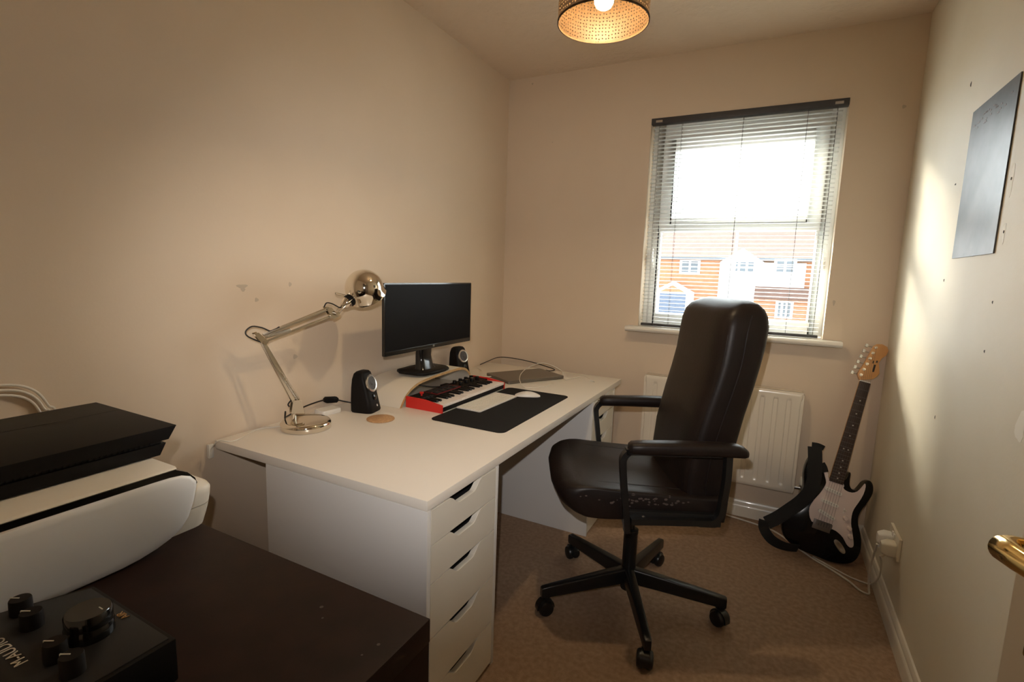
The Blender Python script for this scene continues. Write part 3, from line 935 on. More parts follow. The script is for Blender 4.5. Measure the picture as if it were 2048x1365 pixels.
# ------------------------------------------------------------------ monitor riser, monitor
rs = thing('monitor_riser', 'white bentwood monitor stand with bare ply edges, under the black monitor', 'monitor stand', (0.14, -1.07, TZ))
pp = [(-1.372, TZ + 0.0003), (-1.352, 0.759), (-1.330, 0.782), (-1.296, 0.803), (-1.252, 0.8185), (-1.198, 0.8265), (-1.083, 0.8335), (-0.957, 0.8365), (-0.900, 0.8345), (-0.862, 0.826), (-0.835, 0.810), (-0.812, 0.786), (-0.778, TZ + 0.0003)]
c2 = [(v.y, v.z) for v in spline([(0, y, z) for y, z in pp], 4)]
th = 0.0115
inn = []
for i, (y, z) in enumerate(c2):
    a, b = c2[max(i - 1, 0)], c2[min(i + 1, len(c2) - 1)]
    d = Vector((b[0] - a[0], b[1] - a[1])).normalized()
    inn.append((y + d.y * th, max(z - d.x * th, TZ + 0.0003)))
ring = c2 + list(reversed(inn))
n = len(c2)
mb = MB()
vs = [(0.258, y, z) for y, z in ring] + [(0.015, y, z) for y, z in ring]
N2 = len(ring)
fs = [(i, (i + 1) % N2, N2 + (i + 1) % N2, N2 + i) for i in range(N2)]
mb.add(vs, fs)
obj('bent_board', mb, 'ply_face', rs, angle=50)
mb = MB()
for x in (0.2585, 0.0145):
    vs = [(x, y, z) for y, z in c2] + [(x, y, z) for y, z in inn]
    mb.add(vs, [(i, i + 1, n + i + 1, n + i) for i in range(n - 1)])
obj('ply_edge', mb, 'ply_edge', rs, smooth=False)

mo = thing('monitor', 'black wide flat monitor standing on the white bentwood stand', 'monitor', (0.2, -1.11, 0.835))
mx = 0.236
MYL, MYR, MZB, MZT = -1.442, -0.788, 0.957, 1.257
case = MB()
rg = rrect(MYR - MYL, MZT - MZB, 0.006, 4, (MYL + MYR) / 2, (MZB + MZT) / 2)
case.loft([[Vector((mx - 0.020, (MYL + MYR) / 2 + (y - (MYL + MYR) / 2) * 0.93, (MZB + MZT) / 2 + (z - (MZB + MZT) / 2) * 0.9)) for y, z in rg],
           [Vector((mx - 0.012, y, z)) for y, z in rg], [Vector((mx, y, z)) for y, z in rg]])
obj('housing', case, 'black_gloss', mo, angle=40)
obj('screen', MB().box((mx + 0.0001, MYL + 0.006, MZB + 0.020), (mx + 0.0008, MYR - 0.006, MZT - 0.006)), 'screen', mo)
obj('chin', MB().box((mx + 0.0001, MYL + 0.004, MZB + 0.003), (mx + 0.002, MYR - 0.004, MZB + 0.018)), 'black_gloss', mo, bevel=0.0005)
T = frame((mx + 0.0022, -1.108, MZB + 0.0105), (0, 1, 0), (0, 0, 1))
obj('logo', text_mesh('LG', 0.011, T), 'letter_white', mo, smooth=False)
nk = MB()
for_k = [(0.835 + 0.016, 0.058, 0.030, 0.20), (0.875, 0.045, 0.026, 0.19), (0.915, 0.042, 0.022, 0.185), (0.975, 0.046, 0.020, 0.19), (1.01, 0.05, 0.02, 0.195)]
nk.loft([[Vector((cx - 0.012 + a, -1.10 + b, z)) for a, b in superell(t_, w_, 4, 24)] for z, w_, t_, cx in for_k])
obj('stand_neck', nk, 'black_gloss', mo)
bs = MB()
def base_ring(s, z):
    z += 0.0018
    pts = [(0.085, -0.10), (0.120, -0.125), (0.215, -0.118), (0.245, -0.095), (0.256, -0.05), (0.258, 0.0), (0.256, 0.05), (0.245, 0.095), (0.215, 0.118), (0.120, 0.125), (0.085, 0.10), (0.078, 0)]
    cx = 0.17
    return [Vector((cx + (x - cx) * s, -1.085 + y * s, z)) for x, y in pts]
bs.loft([base_ring(0.985, 0.8355), base_ring(1.0, 0.838), base_ring(1.0, 0.8455), base_ring(0.96, 0.8500), base_ring(0.5, 0.8535)])
obj('stand_base', bs, 'black_plastic', mo, angle=50)

# ------------------------------------------------------------------ speakers
def speaker(x, y, ang, label):
    t = thing('speaker', label, 'speaker', (x, y, TZ), ang, 'black desktop speakers')
    # own frame: +X faces the listener, base depth 0.085, leaning back
    mb = MB()
    secs = [(0.0, 0.048, -0.046, 0.046), (0.006, 0.050, -0.050, 0.048), (0.05, 0.040, -0.052, 0.044), (0.10, 0.027, -0.050, 0.043), (0.135, 0.016, -0.046, 0.042), (0.158, 0.008, -0.040, 0.036), (0.166, 0.002, -0.032, 0.028), (0.169, -0.006, -0.022, 0.016)]
    mb.loft([[Vector(((xf + xb) / 2 + a, b, z)) for a, b in superell((xf - xb) / 2, w, 5, 28)] for z, xf, xb, w in secs])
    obj('cabinet', mb, 'black_plastic', t, world=False, angle=50)
    n = Vector((0.962, 0, 0.272)).normalized()
    c = Vector((0.0245, 0, 0.118))
    d = obj('driver_ring', MB().lathe([(0.036, -0.004), (0.0365, 0.003), (0.033, 0.005), (0.028, 0.004), (0.0275, -0.001)], c, n, seg=40, cap=False), 'silver', t, world=False)
    obj('driver_cone', MB().lathe([(0.0285, 0.0015), (0.026, 0.0005), (0.020, -0.001), (0.012, -0.003), (0.011, 0.001), (0.006, 0.004), (0.0, 0.005)], c, n, seg=32), 'cone', d, world=False)
    c2_ = Vector((0.0375, 0, 0.062))
    obj('volume_dial', MB().lathe([(0.013, -0.003), (0.013, 0.0035), (0.010, 0.005), (0.0, 0.0055)], c2_, n, seg=24), 'black_gloss', t, world=False)
    obj('badge', MB().lathe([(0.005, -0.002), (0.005, 0.0012)], Vector((0.0455, 0.008, 0.026)), n, seg=16), 'silver', t, world=False)
    return t
speaker(0.163, -1.470, radians(14), 'black desktop speaker standing beside the left foot of the monitor stand')
speaker(0.095, -0.665, radians(-10), 'black desktop speaker at the wall behind the right end of the monitor stand')

# ------------------------------------------------------------------ desk mat, typing keyboard, mouse, music keyboard
mtp = rrect(0.332, 0.678, 0.028, 8, 0.620, -1.092)
dm = obj('desk_mat', MB().loft([[Vector((x, y, TZ + 0.0003)) for x, y in mtp], [Vector((x, y, TZ + 0.0028)) for x, y in mtp]]), 'mat_black')
tag(dm, 'black rounded desk mat lying on the white desk top', 'desk mat')
MZ = TZ + 0.0030
kb = thing('computer_keyboard', 'slim white computer keyboard lying on the black desk mat', 'keyboard', (0.519, -1.075, MZ), radians(-1.5))
bd = MB()
kw, kl = 0.122, 0.332
bd.loft([[Vector((x, y, 0.0002)) for x, y in rrect(kw, kl, 0.008, 5)], [Vector((x, y, 0.0045 - 0.012 * (x - 0.06) * 0.4)) for x, y in rrect(kw, kl, 0.008, 5)]])
obj('body', bd, 'white_plastic', kb, world=False, angle=30)
rows = [(-0.050, 0.010, [1] * 14), (-0.034, 0.0165, [1] * 13 + [1.5]), (-0.0145, 0.0165, [1.5] + [1] * 13), (0.005, 0.0165, [1.8] + [1] * 11 + [1.8]), (0.0245, 0.0165, [2.3] + [1] * 10 + [2.3]), (0.044, 0.0165, [1, 1, 1, 1.2, 5.0, 1.2, 1, 1, 1, 1])]
for x, dpt, ws in rows:
    tot = sum(ws)
    usable = kl - 0.012
    y = -usable / 2
    zt_ = 0.0050 - 0.0048 * (x - 0.06) * 1.0
    for w_ in ws:
        ww = usable * w_ / tot
        obj('key', MB().box((x - dpt / 2, y + 0.0013, zt_ - 0.003), (x + dpt / 2, y + ww - 0.0013, zt_ + 0.0008)), 'off_white', kb, world=False, smooth=False)
        y += ww
ms = thing('computer_mouse', 'white low arched mouse lying on the black desk mat', 'mouse', (0.618, -0.872, MZ), radians(26))
mb = MB()
R = []
for i in range(13):
    t = -1 + 2 * i / 12
    hw = 0.030 * (1 - abs(t) ** 3.2 * 0.35) * (1 if abs(t) < 0.999 else 0.75)
    h = 0.004 + 0.018 * (1 - t * t)
    R.append([Vector((t * 0.060, hw * cos(a), 0.0006 + (0.0025 + (h - 0.0025) * max(0, sin(a)) ** 0.55 if sin(a) > 0.02 else 0.0018 * (1 - abs(sin(a)))))) for a in [2 * pi * k / 24 for k in range(24)]])
mb.loft(R)
obj('shell', mb, 'white_plastic', ms, world=False, angle=50)

mk = thing('music_keyboard', 'red and black mini music keyboard in front of the monitor stand', 'music keyboard', (0.36, -1.065, TZ))
X0, X1, Y0_, Y1_ = 0.2635, 0.4515, -1.338, -0.792
cs = MB().prism([(X0 + 0.002, TZ + 0.001), (X1 - 0.010, TZ + 0.001), (X1 - 0.004, TZ + 0.006), (X1 - 0.004, TZ + 0.022), (0.352, TZ + 0.028), (0.350, TZ + 0.041), (X0 + 0.002, TZ + 0.045)], lambda x, z: (x, Y0_ + 0.006, z), lambda x, z: (x, Y1_ - 0.006, z))
obj('case', cs, 'black_plastic', mk, smooth=False)
for ya, yb in ((Y0_, Y0_ + 0.006), (Y1_ - 0.006, Y1_)):
    obj('end_cheek', MB().prism([(X0, TZ + 0.0005), (X1, TZ + 0.0005), (X1, TZ + 0.034), (0.39, TZ + 0.043), (0.36, TZ + 0.047), (X0, TZ + 0.0485)], lambda x, z: (x, ya, z), lambda x, z: (x, yb, z)), 'red', mk, smooth=False, label='red end cheek')
ky0, ky1 = Y0_ + 0.0075, Y1_ - 0.0075
pw = (ky1 - ky0) / 22
for i in range(22):
    a = ky0 + pw * i
    obj('white_key', MB().box((0.354, a + 0.0005, TZ + 0.024), (X1 - 0.001, a + pw - 0.0005, TZ + 0.0355)), 'white_key', mk, bevel=0.0008)
for o_ in range(4):
    for k in (0, 1, 3, 4, 5):
        i = o_ * 7 + k
        if i < 21:
            a = ky0 + pw * (i + 1)
            obj('black_key', MB().prism([(0.354, TZ + 0.035), (0.408, TZ + 0.035), (0.404, TZ + 0.043), (0.354, TZ + 0.0445)], lambda x, z: (x, a - 0.0062, z), lambda x, z: (x, a + 0.0062, z)), 'black_plastic', mk, smooth=False)
for r_ in range(2):
    for c_ in range(4):
        px, py = 0.290 + r_ * 0.034, -1.195 + c_ * 0.044
        p_ = obj('drum_pad', MB().box((px - 0.013, py - 0.017, TZ + 0.042), (px + 0.013, py + 0.017, TZ + 0.0475)), 'dark_grey', mk, bevel=0.001)
rim = MB()
for xa, xb, ya, yb in ((0.272, 0.274, -1.22, -1.035), (0.3055, 0.3075, -1.22, -1.035), (0.341, 0.343, -1.22, -1.035), (0.272, 0.343, -1.2215, -1.2195), (0.272, 0.343, -1.0355, -1.0335)):
    rim.box((xa, ya, TZ + 0.041), (xb, yb, TZ + 0.0450))
obj('pad_outline', rim, 'dark_red', mk, smooth=False, label='red outline around the pads')
for r_ in range(2):
    for c_ in range(4):
        px, py = 0.286 + r_ * 0.036, -1.000 + c_ * 0.050
        obj('knob', MB().lathe([(0.0105, 0), (0.0095, 0.016), (0.008, 0.0175), (0, 0.0178)], (px, py, TZ + 0.043), seg=20), 'black_gloss', mk)
obj('joystick', MB().lathe([(0.004, 0), (0.004, 0.008), (0.009, 0.010), (0.010, 0.016), (0.0, 0.018)], (0.300, -1.277, TZ + 0.043), seg=20), 'red', mk, label='red joystick cap')
bt = MB()
for i in range(6):
    bt.box((0.328 + (i % 2) * 0.010, -1.315 + (i // 2) * 0.024, TZ + 0.041), (0.335 + (i % 2) * 0.010, -1.299 + (i // 2) * 0.024, TZ + 0.045))
obj('button_row', bt, 'dark_grey', mk, smooth=False)

# ------------------------------------------------------------------ laptop, coaster, small white box
lt = thing('laptop', 'closed grey aluminium laptop lying on the far end of the desk', 'laptop', (0.409, -0.469, TZ), radians(58.8))
rr_ = rrect(0.372, 0.245, 0.012, 6)
obj('base', MB().loft([[Vector((x * 0.985, y * 0.98, 0.0012)) for x, y in rr_], [Vector((x, y, 0.004)) for x, y in rr_], [Vector((x, y, 0.0105)) for x, y in rr_]]), 'alu', lt, world=False, angle=30)
obj('lid', MB().loft([[Vector((x, y, 0.0114)) for x, y in rr_], [Vector((x, y, 0.0164)) for x, y in rr_], [Vector((x * 0.995, y * 0.993, 0.0176)) for x, y in rr_]]), 'alu', lt, world=False, angle=30)
obj('foot', MB().cyl((-0.16, -0.1, 0.0001), (-0.16, -0.1, 0.0013), 0.007).cyl((0.16, -0.1, 0.0001), (0.16, -0.1, 0.0013), 0.007).cyl((-0.16, 0.1, 0.0001), (-0.16, 0.1, 0.0013), 0.007).cyl((0.16, 0.1, 0.0001), (0.16, 0.1, 0.0013), 0.007), 'black_plastic', lt, world=False)
co = obj('coaster', MB().lathe([(0.052, 0.0003), (0.0535, 0.0015), (0.0535, 0.004), (0.052, 0.0052)], (0.298, -1.533, TZ), seg=48), 'cork')
tag(co, 'round cork coaster lying on the desk beside the left speaker', 'coaster')
wb_ = thing('power_adapter', 'small flat white plastic box behind the desk lamp against the wall', 'adapter', (0.066, -1.582, TZ), radians(-5))
bx = rrect(0.062, 0.088, 0.010, 5)
obj('case', MB().loft([[Vector((x * 0.94, y * 0.94, 0.0003)) for x, y in bx], [Vector((x, y, 0.004)) for x, y in bx], [Vector((x, y, 0.016)) for x, y in bx], [Vector((x * 0.93, y * 0.95, 0.0195)) for x, y in bx]]), 'white_plastic', wb_, world=False, angle=40)
obj('seam', MB().loft([[Vector((x * 1.004, y * 1.004, 0.0095)) for x, y in bx], [Vector((x * 1.004, y * 1.004, 0.0102)) for x, y in bx]]), 'cable_white', wb_, world=False)

# ------------------------------------------------------------------ cables
def cable(name, pts, r, m, label, smooth=6):
    return tag(obj(name, MB().tube(pts, r, 8, smooth), m), label, 'cable')
z1 = TZ + 0.0025
cable('charging_cable', [(0.030, -2.040, 0.690), (0.034, -2.040, 0.712), (0.062, -2.032, TZ + 0.012), (0.082, -2.000, z1 + 0.003), (0.060, -1.945, z1), (0.034, -1.890, z1), (0.038, -1.845, z1), (0.062, -1.808, z1 + 0.0005), (0.052, -1.74, z1), (0.048, -1.67, z1), (0.062, -1.632, z1 + 0.003)], 0.0019, 'cable_white', 'thin white cable running from the desk lamp over the near back corner of the desk')
lamp_cord = obj('cord', MB().tube([(0.118, -1.822, 0.80), (0.10, -1.81, 0.772), (0.052, -1.765, 0.757), (0.022, -1.66, 0.766), (0.020, -1.575, 0.772), (0.020, -1.52, 0.770), (0.026, -1.475, 0.752), (0.060, -1.440, z1 + 0.007), (0.090, -1.425, z1 + 0.001), (0.085, -1.395, z1 + 0.001), (0.06, -1.40, z1 + 0.001)], 0.0028, 8, 6), 'cable_black', lamp, label='black cord')
sw = MB()
A_, B_ = Vector((0.021, -1.560, 0.772)), Vector((0.0215, -1.488, 0.760))
sw.loft([[p + Vector((a, 0, b)) for a, b in superell(s * 0.011, s * 0.013, 4, 16)] for p, s in ((A_, 0.55), (A_.lerp(B_, 0.15), 1), (A_.lerp(B_, 0.85), 1), (B_, 0.55))])
obj('inline_switch', sw, 'black_plastic', lamp_cord)
cl = obj('cable_clip', MB().box((0.001, -2.036, 0.672), (0.014, -2.019, 0.720)), 'off_white', bevel=0.003)
tag(cl, 'small cream cable clip stuck on the wall at the back corner of the desk', 'clip')
cable('laptop_power_cable', [(0.012, -0.30, z1 + 0.002), (0.016, -0.20, z1 + 0.012), (0.022, -0.10, z1 + 0.020), (0.06, -0.04, z1 + 0.018), (0.16, -0.018, z1 + 0.010), (0.28, -0.045, z1 + 0.004), (0.40, -0.115, z1 + 0.002), (0.452, -0.150, z1 + 0.001), (0.468, -0.185, z1), (0.450, -0.215, z1), (0.428, -0.218, z1 + 0.002)], 0.0028, 'cable_black', 'black cable curving along the wall corner to the back of the laptop')
zl = TZ + 0.0205
cable('phone_cable', [(0.605, -0.53, z1), (0.60, -0.62, z1), (0.560, -0.690, z1), (0.52, -0.712, z1 + 0.004), (0.468, -0.655, zl), (0.428, -0.575, zl + 0.004), (0.388, -0.465, zl + 0.006), (0.374, -0.35, zl + 0.016), (0.40, -0.225, zl + 0.026), (0.455, -0.185, zl + 0.010), (0.52, -0.195, z1 + 0.004), (0.57, -0.30, z1), (0.624, -0.402, z1), (0.645, -0.352, z1), (0.665, -0.28, z1), (0.70, -0.262, z1), (0.735, -0.305, z1)], 0.0021, 'cable_white', 'white charging cable looped over the closed laptop')
pl_ = thing('cable_plug', 'tiny white plug at the end of the cable near the far desk edge', 'plug', (0.77, -0.352, TZ), radians(-44))
obj('body', MB().box((-0.030, -0.0045, 0.0004), (0.004, 0.0045, 0.0065)), 'white_plastic', pl_, world=False, bevel=0.001)
obj('contact', MB().box((0.004, -0.0035, 0.002), (0.018, 0.0035, 0.0045)), 'steel', pl_, world=False)
uc = thing('usb_cable', 'black usb cable with a thick plug behind the music keyboard under the stand', 'cable', (0.2, -1.0, TZ))
obj('cord', MB().tube([(0.05, -1.16, TZ + 0.030), (0.12, -1.15, TZ + 0.046), (0.17, -1.13, TZ + 0.046), (0.212, -1.085, TZ + 0.034), (0.235, -1.03, TZ + 0.030)], 0.003, 8, 6), 'cable_black', uc)
obj('plug', MB().box((0.225, -1.036, TZ + 0.022), (0.246, -0.985, TZ + 0.038)), 'black_plastic', uc, bevel=0.003)
cable('white_usb_cable', [(0.2640, -0.5910, z1 + 0.006), (0.245, -0.615, z1 + 0.005), (0.215, -0.630, z1 + 0.002), (0.180, -0.605, z1), (0.155, -0.53, z1), (0.11, -0.45, z1), (0.05, -0.40, z1)], 0.0022, 'cable_white', 'thin white cable going into the left side of the laptop')
for k, dz in enumerate((0.0, 0.012, 0.024)):
    c_ = cable('power_cable', [(0.010, -2.70, 0.965 + dz), (0.010, -2.60, 0.982 + dz), (0.010, -2.52 + dz * 0.3, 0.985 + dz), (0.010, -2.475 + dz * 0.5, 0.968 + dz * 0.9), (0.010, -2.452 + dz * 0.7, 0.930 + dz * 0.6), (0.010, -2.44 + dz, 0.86), (0.010, -2.44 + dz, 0.30), (0.022, -2.45 + dz, 0.012)], 0.0032, 'cable_white',
               ('lowest of the white cables arching up the wall behind the games console', 'middle one of the white cables arching up the wall behind the games console', 'topmost of the white cables arching up the wall behind the games console')[k])
    c_['group'] = 'white cables on the wall'
cable('extension_lead', [(1.30, -0.045, 0.005), (1.49, -0.052, 0.005), (1.69, -0.098, 0.005), (1.76, -0.145, 0.005), (1.826, -0.231, 0.005), (1.897, -0.318, 0.005), (1.964, -0.38, 0.005), (2.030, -0.452, 0.005), (2.062, -0.505, 0.005), (2.092, -0.520, 0.006), (2.094, -0.500, 0.022), (2.088, -0.500, 0.09), (2.080, -0.575, 0.200), (2.078, -0.622, 0.280)], 0.0042, 'cable_white', 'long white lead running along the carpet behind the guitar to the plug nearer the window')
cable('appliance_lead', [(1.90, -0.300, 0.0045), (1.97, -0.358, 0.0045), (2.03, -0.405, 0.0045), (2.085, -0.430, 0.006), (2.108, -0.470, 0.03), (2.110, -0.57, 0.12), (2.092, -0.660, 0.22), (2.080, -0.685, 0.262)], 0.0036, 'cable_white', 'thinner white lead rising from the carpet to the yellowed plug nearer the door')

# ------------------------------------------------------------------ wall socket and plugs
so = thing('wall_socket', 'cream double wall socket low on the right wall near the corner', 'socket', (W, -0.648, 0.316))
obj('plate', MB().box((W - 0.011, -0.728, 0.271), (W - 0.0003, -0.568, 0.361)), 'socket', so, bevel=0.003)
obj('switch', MB().box((W - 0.016, -0.668, 0.335), (W - 0.0108, -0.652, 0.352)).box((W - 0.016, -0.644, 0.335), (W - 0.0108, -0.628, 0.352)), 'white_plastic', so, bevel=0.001)
for (py, pz, m_, lb_) in ((-0.612, 0.306, 'white_plastic', 'white mains plug in the wall socket, the one nearer the window'), (-0.686, 0.302, 'socket', 'yellowed mains plug in the wall socket, the one nearer the door')):
    g = thing('mains_plug', lb_, 'plug', (W - 0.012, py, pz), 0, 'mains plugs in the wall socket')
    sq = rrect(0.052, 0.056, 0.010, 5)
    mb = MB().loft([[Vector((W - 0.0112 - d_, py + a * s_, pz + b * s_)) for a, b in sq] for d_, s_ in ((0, 0.95), (0.004, 1), (0.024, 1), (0.042, 0.74), (0.046, 0.6))])
    obj('body', mb, m_, g, angle=40)
    obj('cord_grip', MB().cyl((W - 0.036, py, pz - 0.022), (W - 0.050, py - 0.002, pz - 0.040), 0.007, 0.005, 12), m_, g)

# ------------------------------------------------------------------ poster
po = thing('poster', 'dark glossy unframed portrait print stuck on the right wall', 'poster', (W, -1.013, 1.637))
obj('print', MB().box((W - 0.004, -1.192, 1.408), (W - 0.0005, -0.836, 1.868)), 'poster', po)
fx = MB()
random.seed(3)
for i in range(26):
    yy, zz_ = -1.16 + random.random() * 0.29, 1.80 + random.random() * 0.035
    fx.box((W - 0.0044, yy, zz_), (W - 0.0039, yy + 0.012, zz_ + 0.004))
obj('faint_print', fx, mat('dim_red_ink', (0.06, 0.025, 0.02), 0.3), po, smooth=False)

# ------------------------------------------------------------------ ceiling pendant
pc = Vector((1.093, -1.455, 0))
pe = thing('pendant_light', 'lit pendant lamp with a perforated brass drum shade hanging from the ceiling', 'lamp', (pc.x, pc.y, H))
SRD, Z0, Z1 = 0.134, 2.062, 2.268
me = bpy.data.meshes.new('shade')
seg, hs = 96, 6
vs, fs = [], []
for j in range(hs + 1):
    for i in range(seg):
        t = 2 * pi * i / seg
        vs.append((SRD * cos(t), SRD * sin(t), Z0 + (Z1 - Z0) * j / hs - H))
for j in range(hs):
    for i in range(seg):
        k = (i + 1) % seg
        fs.append((j * seg + i, j * seg + k, (j + 1) * seg + k, (j + 1) * seg + i))
me.from_pydata(vs, [], fs)
uvl = me.uv_layers.new(name='UVMap')
for p in me.polygons:
    p.use_smooth = True
    for li in p.loop_indices:
        vi = me.loops[li].vertex_index
        i, j = vi % seg, vi // seg
        a = i
        if p.index % seg == seg - 1 and i == 0:
            a = seg
        uvl.data[li].uv = (2 * pi * SRD * a / seg, (Z1 - Z0) * j / hs)
me.materials.append(M['shade'])
so_ = bpy.data.objects.new('lamp_shade', me)
COL.objects.link(so_)
so_.parent = pe
def ring_mb(r0_, r1_, z0, z1):
    return MB().lathe([(r0_, z0), (r1_, z0), (r1_, z1), (r0_, z1), (r0_, z0)], (pc.x, pc.y, 0), seg=72, cap=False)
obj('rim', ring_mb(SRD - 0.0015, SRD + 0.0015, Z0 - 0.002, Z0 + 0.003), 'shade_rim', so_)
obj('rim', ring_mb(SRD - 0.0015, SRD + 0.0015, Z1 - 0.003, Z1 + 0.002), 'shade_rim', so_)
sd = MB()
for k in range(3):
    a = 2 * pi * k / 3 + 0.4
    sd.cyl((pc.x + 0.022 * cos(a), pc.y + 0.022 * sin(a), 2.205), (pc.x + SRD * cos(a), pc.y + SRD * sin(a), Z1 - 0.004), 0.0016, seg=8)
obj('spider', sd, 'steel', pe)
obj('lamp_holder', MB().lathe([(0.016, 2.155), (0.020, 2.16), (0.020, 2.205), (0.024, 2.206), (0.024, 2.212), (0.012, 2.225), (0.004, 2.235)], (pc.x, pc.y, 0), seg=28), 'white_plastic', pe)
obj('bulb', MB().lathe([(0.0, 2.098), (0.012, 2.100), (0.022, 2.106), (0.0275, 2.116), (0.0285, 2.126), (0.026, 2.138), (0.018, 2.150), (0.013, 2.158)], (pc.x, pc.y, 0), seg=28), 'bulb', pe, angle=60)
obj('flex', MB().cyl((pc.x, pc.y, 2.23), (pc.x, pc.y, H - 0.03), 0.003), 'cable_white', pe)
obj('ceiling_rose', MB().lathe([(0.008, H - 0.036), (0.034, H - 0.028), (0.042, H - 0.006), (0.042, H - 0.0003)], (pc.x, pc.y, 0), seg=36), 'white_plastic', pe)

# ------------------------------------------------------------------ office chair (own frame: X forward, Y to the sitter's left)
CA = radians(206)
ch = thing('office_chair', 'dark brown leather swivel office chair with high back, turned towards the desk', 'chair', (1.195, -1.077, 0), CA)
# seat
prof = [(-0.262, 0.478), (0.10, 0.474), (0.20, 0.474), (0.262, 0.480), (0.305, 0.500), (0.330, 0.530), (0.338, 0.556), (0.328, 0.578), (0.300, 0.591), (0.24, 0.596), (0.15, 0.590), (0.0, 0.580), (-0.15, 0.570), (-0.255, 0.566), (-0.268, 0.54)]
pc2 = [(v.x, v.z) for v in spline([(x, 0, z) for x, z in prof] + [(prof[0][0], 0, prof[0][1])], 3)][:-1]
cxs, czs = 0.03, 0.53
mb = MB()
ringz = []
for y, s in ((-0.262, 0.80), (-0.260, 0.90), (-0.252, 0.96), (-0.235, 0.995), (-0.20, 1.0), (-0.1, 1.0), (0, 1.0), (0.1, 1.0), (0.20, 1.0), (0.235, 0.995), (0.252, 0.96), (0.260, 0.90), (0.262, 0.80)):
    dish = -0.010 * (1 - (y / 0.262) ** 2)
    ring = []
    for x, z in pc2:
        sx = 1 - (1 - s) * 0.35
        zz_ = czs + (z - czs) * s
        if x > 0.0:
            sx -= 0.20 * min(1, x / 0.3) * abs(y / 0.262) ** 5
        if z > 0.56 and -0.2 < x < 0.28:
            zz_ += dish
        ring.append(Vector((cxs + (x - cxs) * sx, y, zz_)))
    ringz.append(ring)
mb.loft(ringz)
seat = obj('seat', mb, 'leather', ch, world=False, angle=70)
sm_ = MB()
for pts in ([(0.250, 0.20, 0.5895), (0.18, 0.195, 0.5865), (0.0, 0.19, 0.575), (-0.15, 0.188, 0.566)], [(0.250, -0.20, 0.5895), (0.18, -0.195, 0.5865), (0.0, -0.19, 0.575), (-0.15, -0.188, 0.566)], [(0.252, -0.20, 0.590), (0.252, -0.07, 0.584), (0.252, 0.07, 0.584), (0.252, 0.20, 0.590)]):
    sm_.tube(pts, 0.0022, 6, 4)
obj('seam', sm_, 'leather', seat, world=False)
wr = MB()
random.seed(11)
for i in range(46):
    x = 0.02 + random.gauss(0, 0.09)
    zc = 0.552 + random.gauss(0, 0.010)
    if not (-0.18 < x < 0.26 and 0.53 < zc < 0.575):
        continue
    a = 0.002 + random.random() * 0.005
    wr = MB().prism([(x + a * cos(t) * (0.7 + 0.5 * random.random()), zc + 0.6 * a * sin(t)) for t in [2 * pi * k / 7 for k in range(7)]], lambda x_, z_: (x_, 0.2605, z_), lambda x_, z_: (x_, 0.2632 - 0.10 * max(0, z_ - 0.56), z_))
    obj('worn_patch', wr, 'worn', seat, world=False, label='cracked worn leather')
# back rest
secs = [(0.440, -0.160, -0.268, 0.215), (0.452, -0.135, -0.274, 0.224), (0.50, -0.113, -0.277, 0.228), (0.61, -0.104, -0.282, 0.234), (0.725, -0.114, -0.294, 0.240), (0.86, -0.142, -0.316, 0.246), (0.95, -0.164, -0.335, 0.250), (1.03, -0.180, -0.350, 0.252), (1.10, -0.187, -0.362, 0.252), (1.16, -0.193, -0.368, 0.248), (1.195, -0.203, -0.364, 0.240), (1.218, -0.220, -0.355, 0.226), (1.236, -0.250, -0.340, 0.200), (1.245, -0.272, -0.322, 0.160)]
R = []
for z, xf, xb, w_ in secs:
    ring = []
    for a, b in superell(1, 1, 6.0, 56):
        x = (xf + xb) / 2 + a * (xf - xb) / 2
        if a > 0:
            x -= 0.010 * abs(b) ** 4 * a           # front face rolls back towards its edges
        ring.append(Vector((x, b * w_, z)))
    R.append(ring)
back = obj('backrest', MB().loft(R), 'leather', ch, world=False, angle=70)
def back_at(z):
    for (z0_, f0, b0, w0), (z1_, f1, b1, w1) in zip(secs, secs[1:]):
        if z0_ <= z <= z1_:
            t = (z - z0_) / (z1_ - z0_)
            return f0 + (f1 - f0) * t, b0 + (b1 - b0) * t, w0 + (w1 - w0) * t
sm_ = MB()
for s in (-1, 1):
    pts = []
    for k in range(14):
        z = 0.50 + 0.68 * k / 13
        f, b_, w_ = back_at(z)
        pts.append((f - 0.028, s * w_ * 0.955, z))
    sm_.tube(pts, 0.0028, 6, 2)
    pts = []
    for k in range(14):
        z = 0.48 + 0.72 * k / 13
        f, b_, w_ = back_at(z)
        pts.append((f - 0.085, s * (w_ + 0.0002), z))
    sm_.tube(pts, 0.0028, 6, 2)
f, b_, w_ = back_at(1.02)
sm_.tube([(f - 0.018, -w_ * 0.86, 1.02), (f - 0.003, -w_ * 0.5, 1.014), (f + 0.0005, 0, 1.010), (f - 0.003, w_ * 0.5, 1.014), (f - 0.018, w_ * 0.86, 1.02)], 0.0022, 6, 4)
obj('seam', sm_, 'leather', back, world=False)
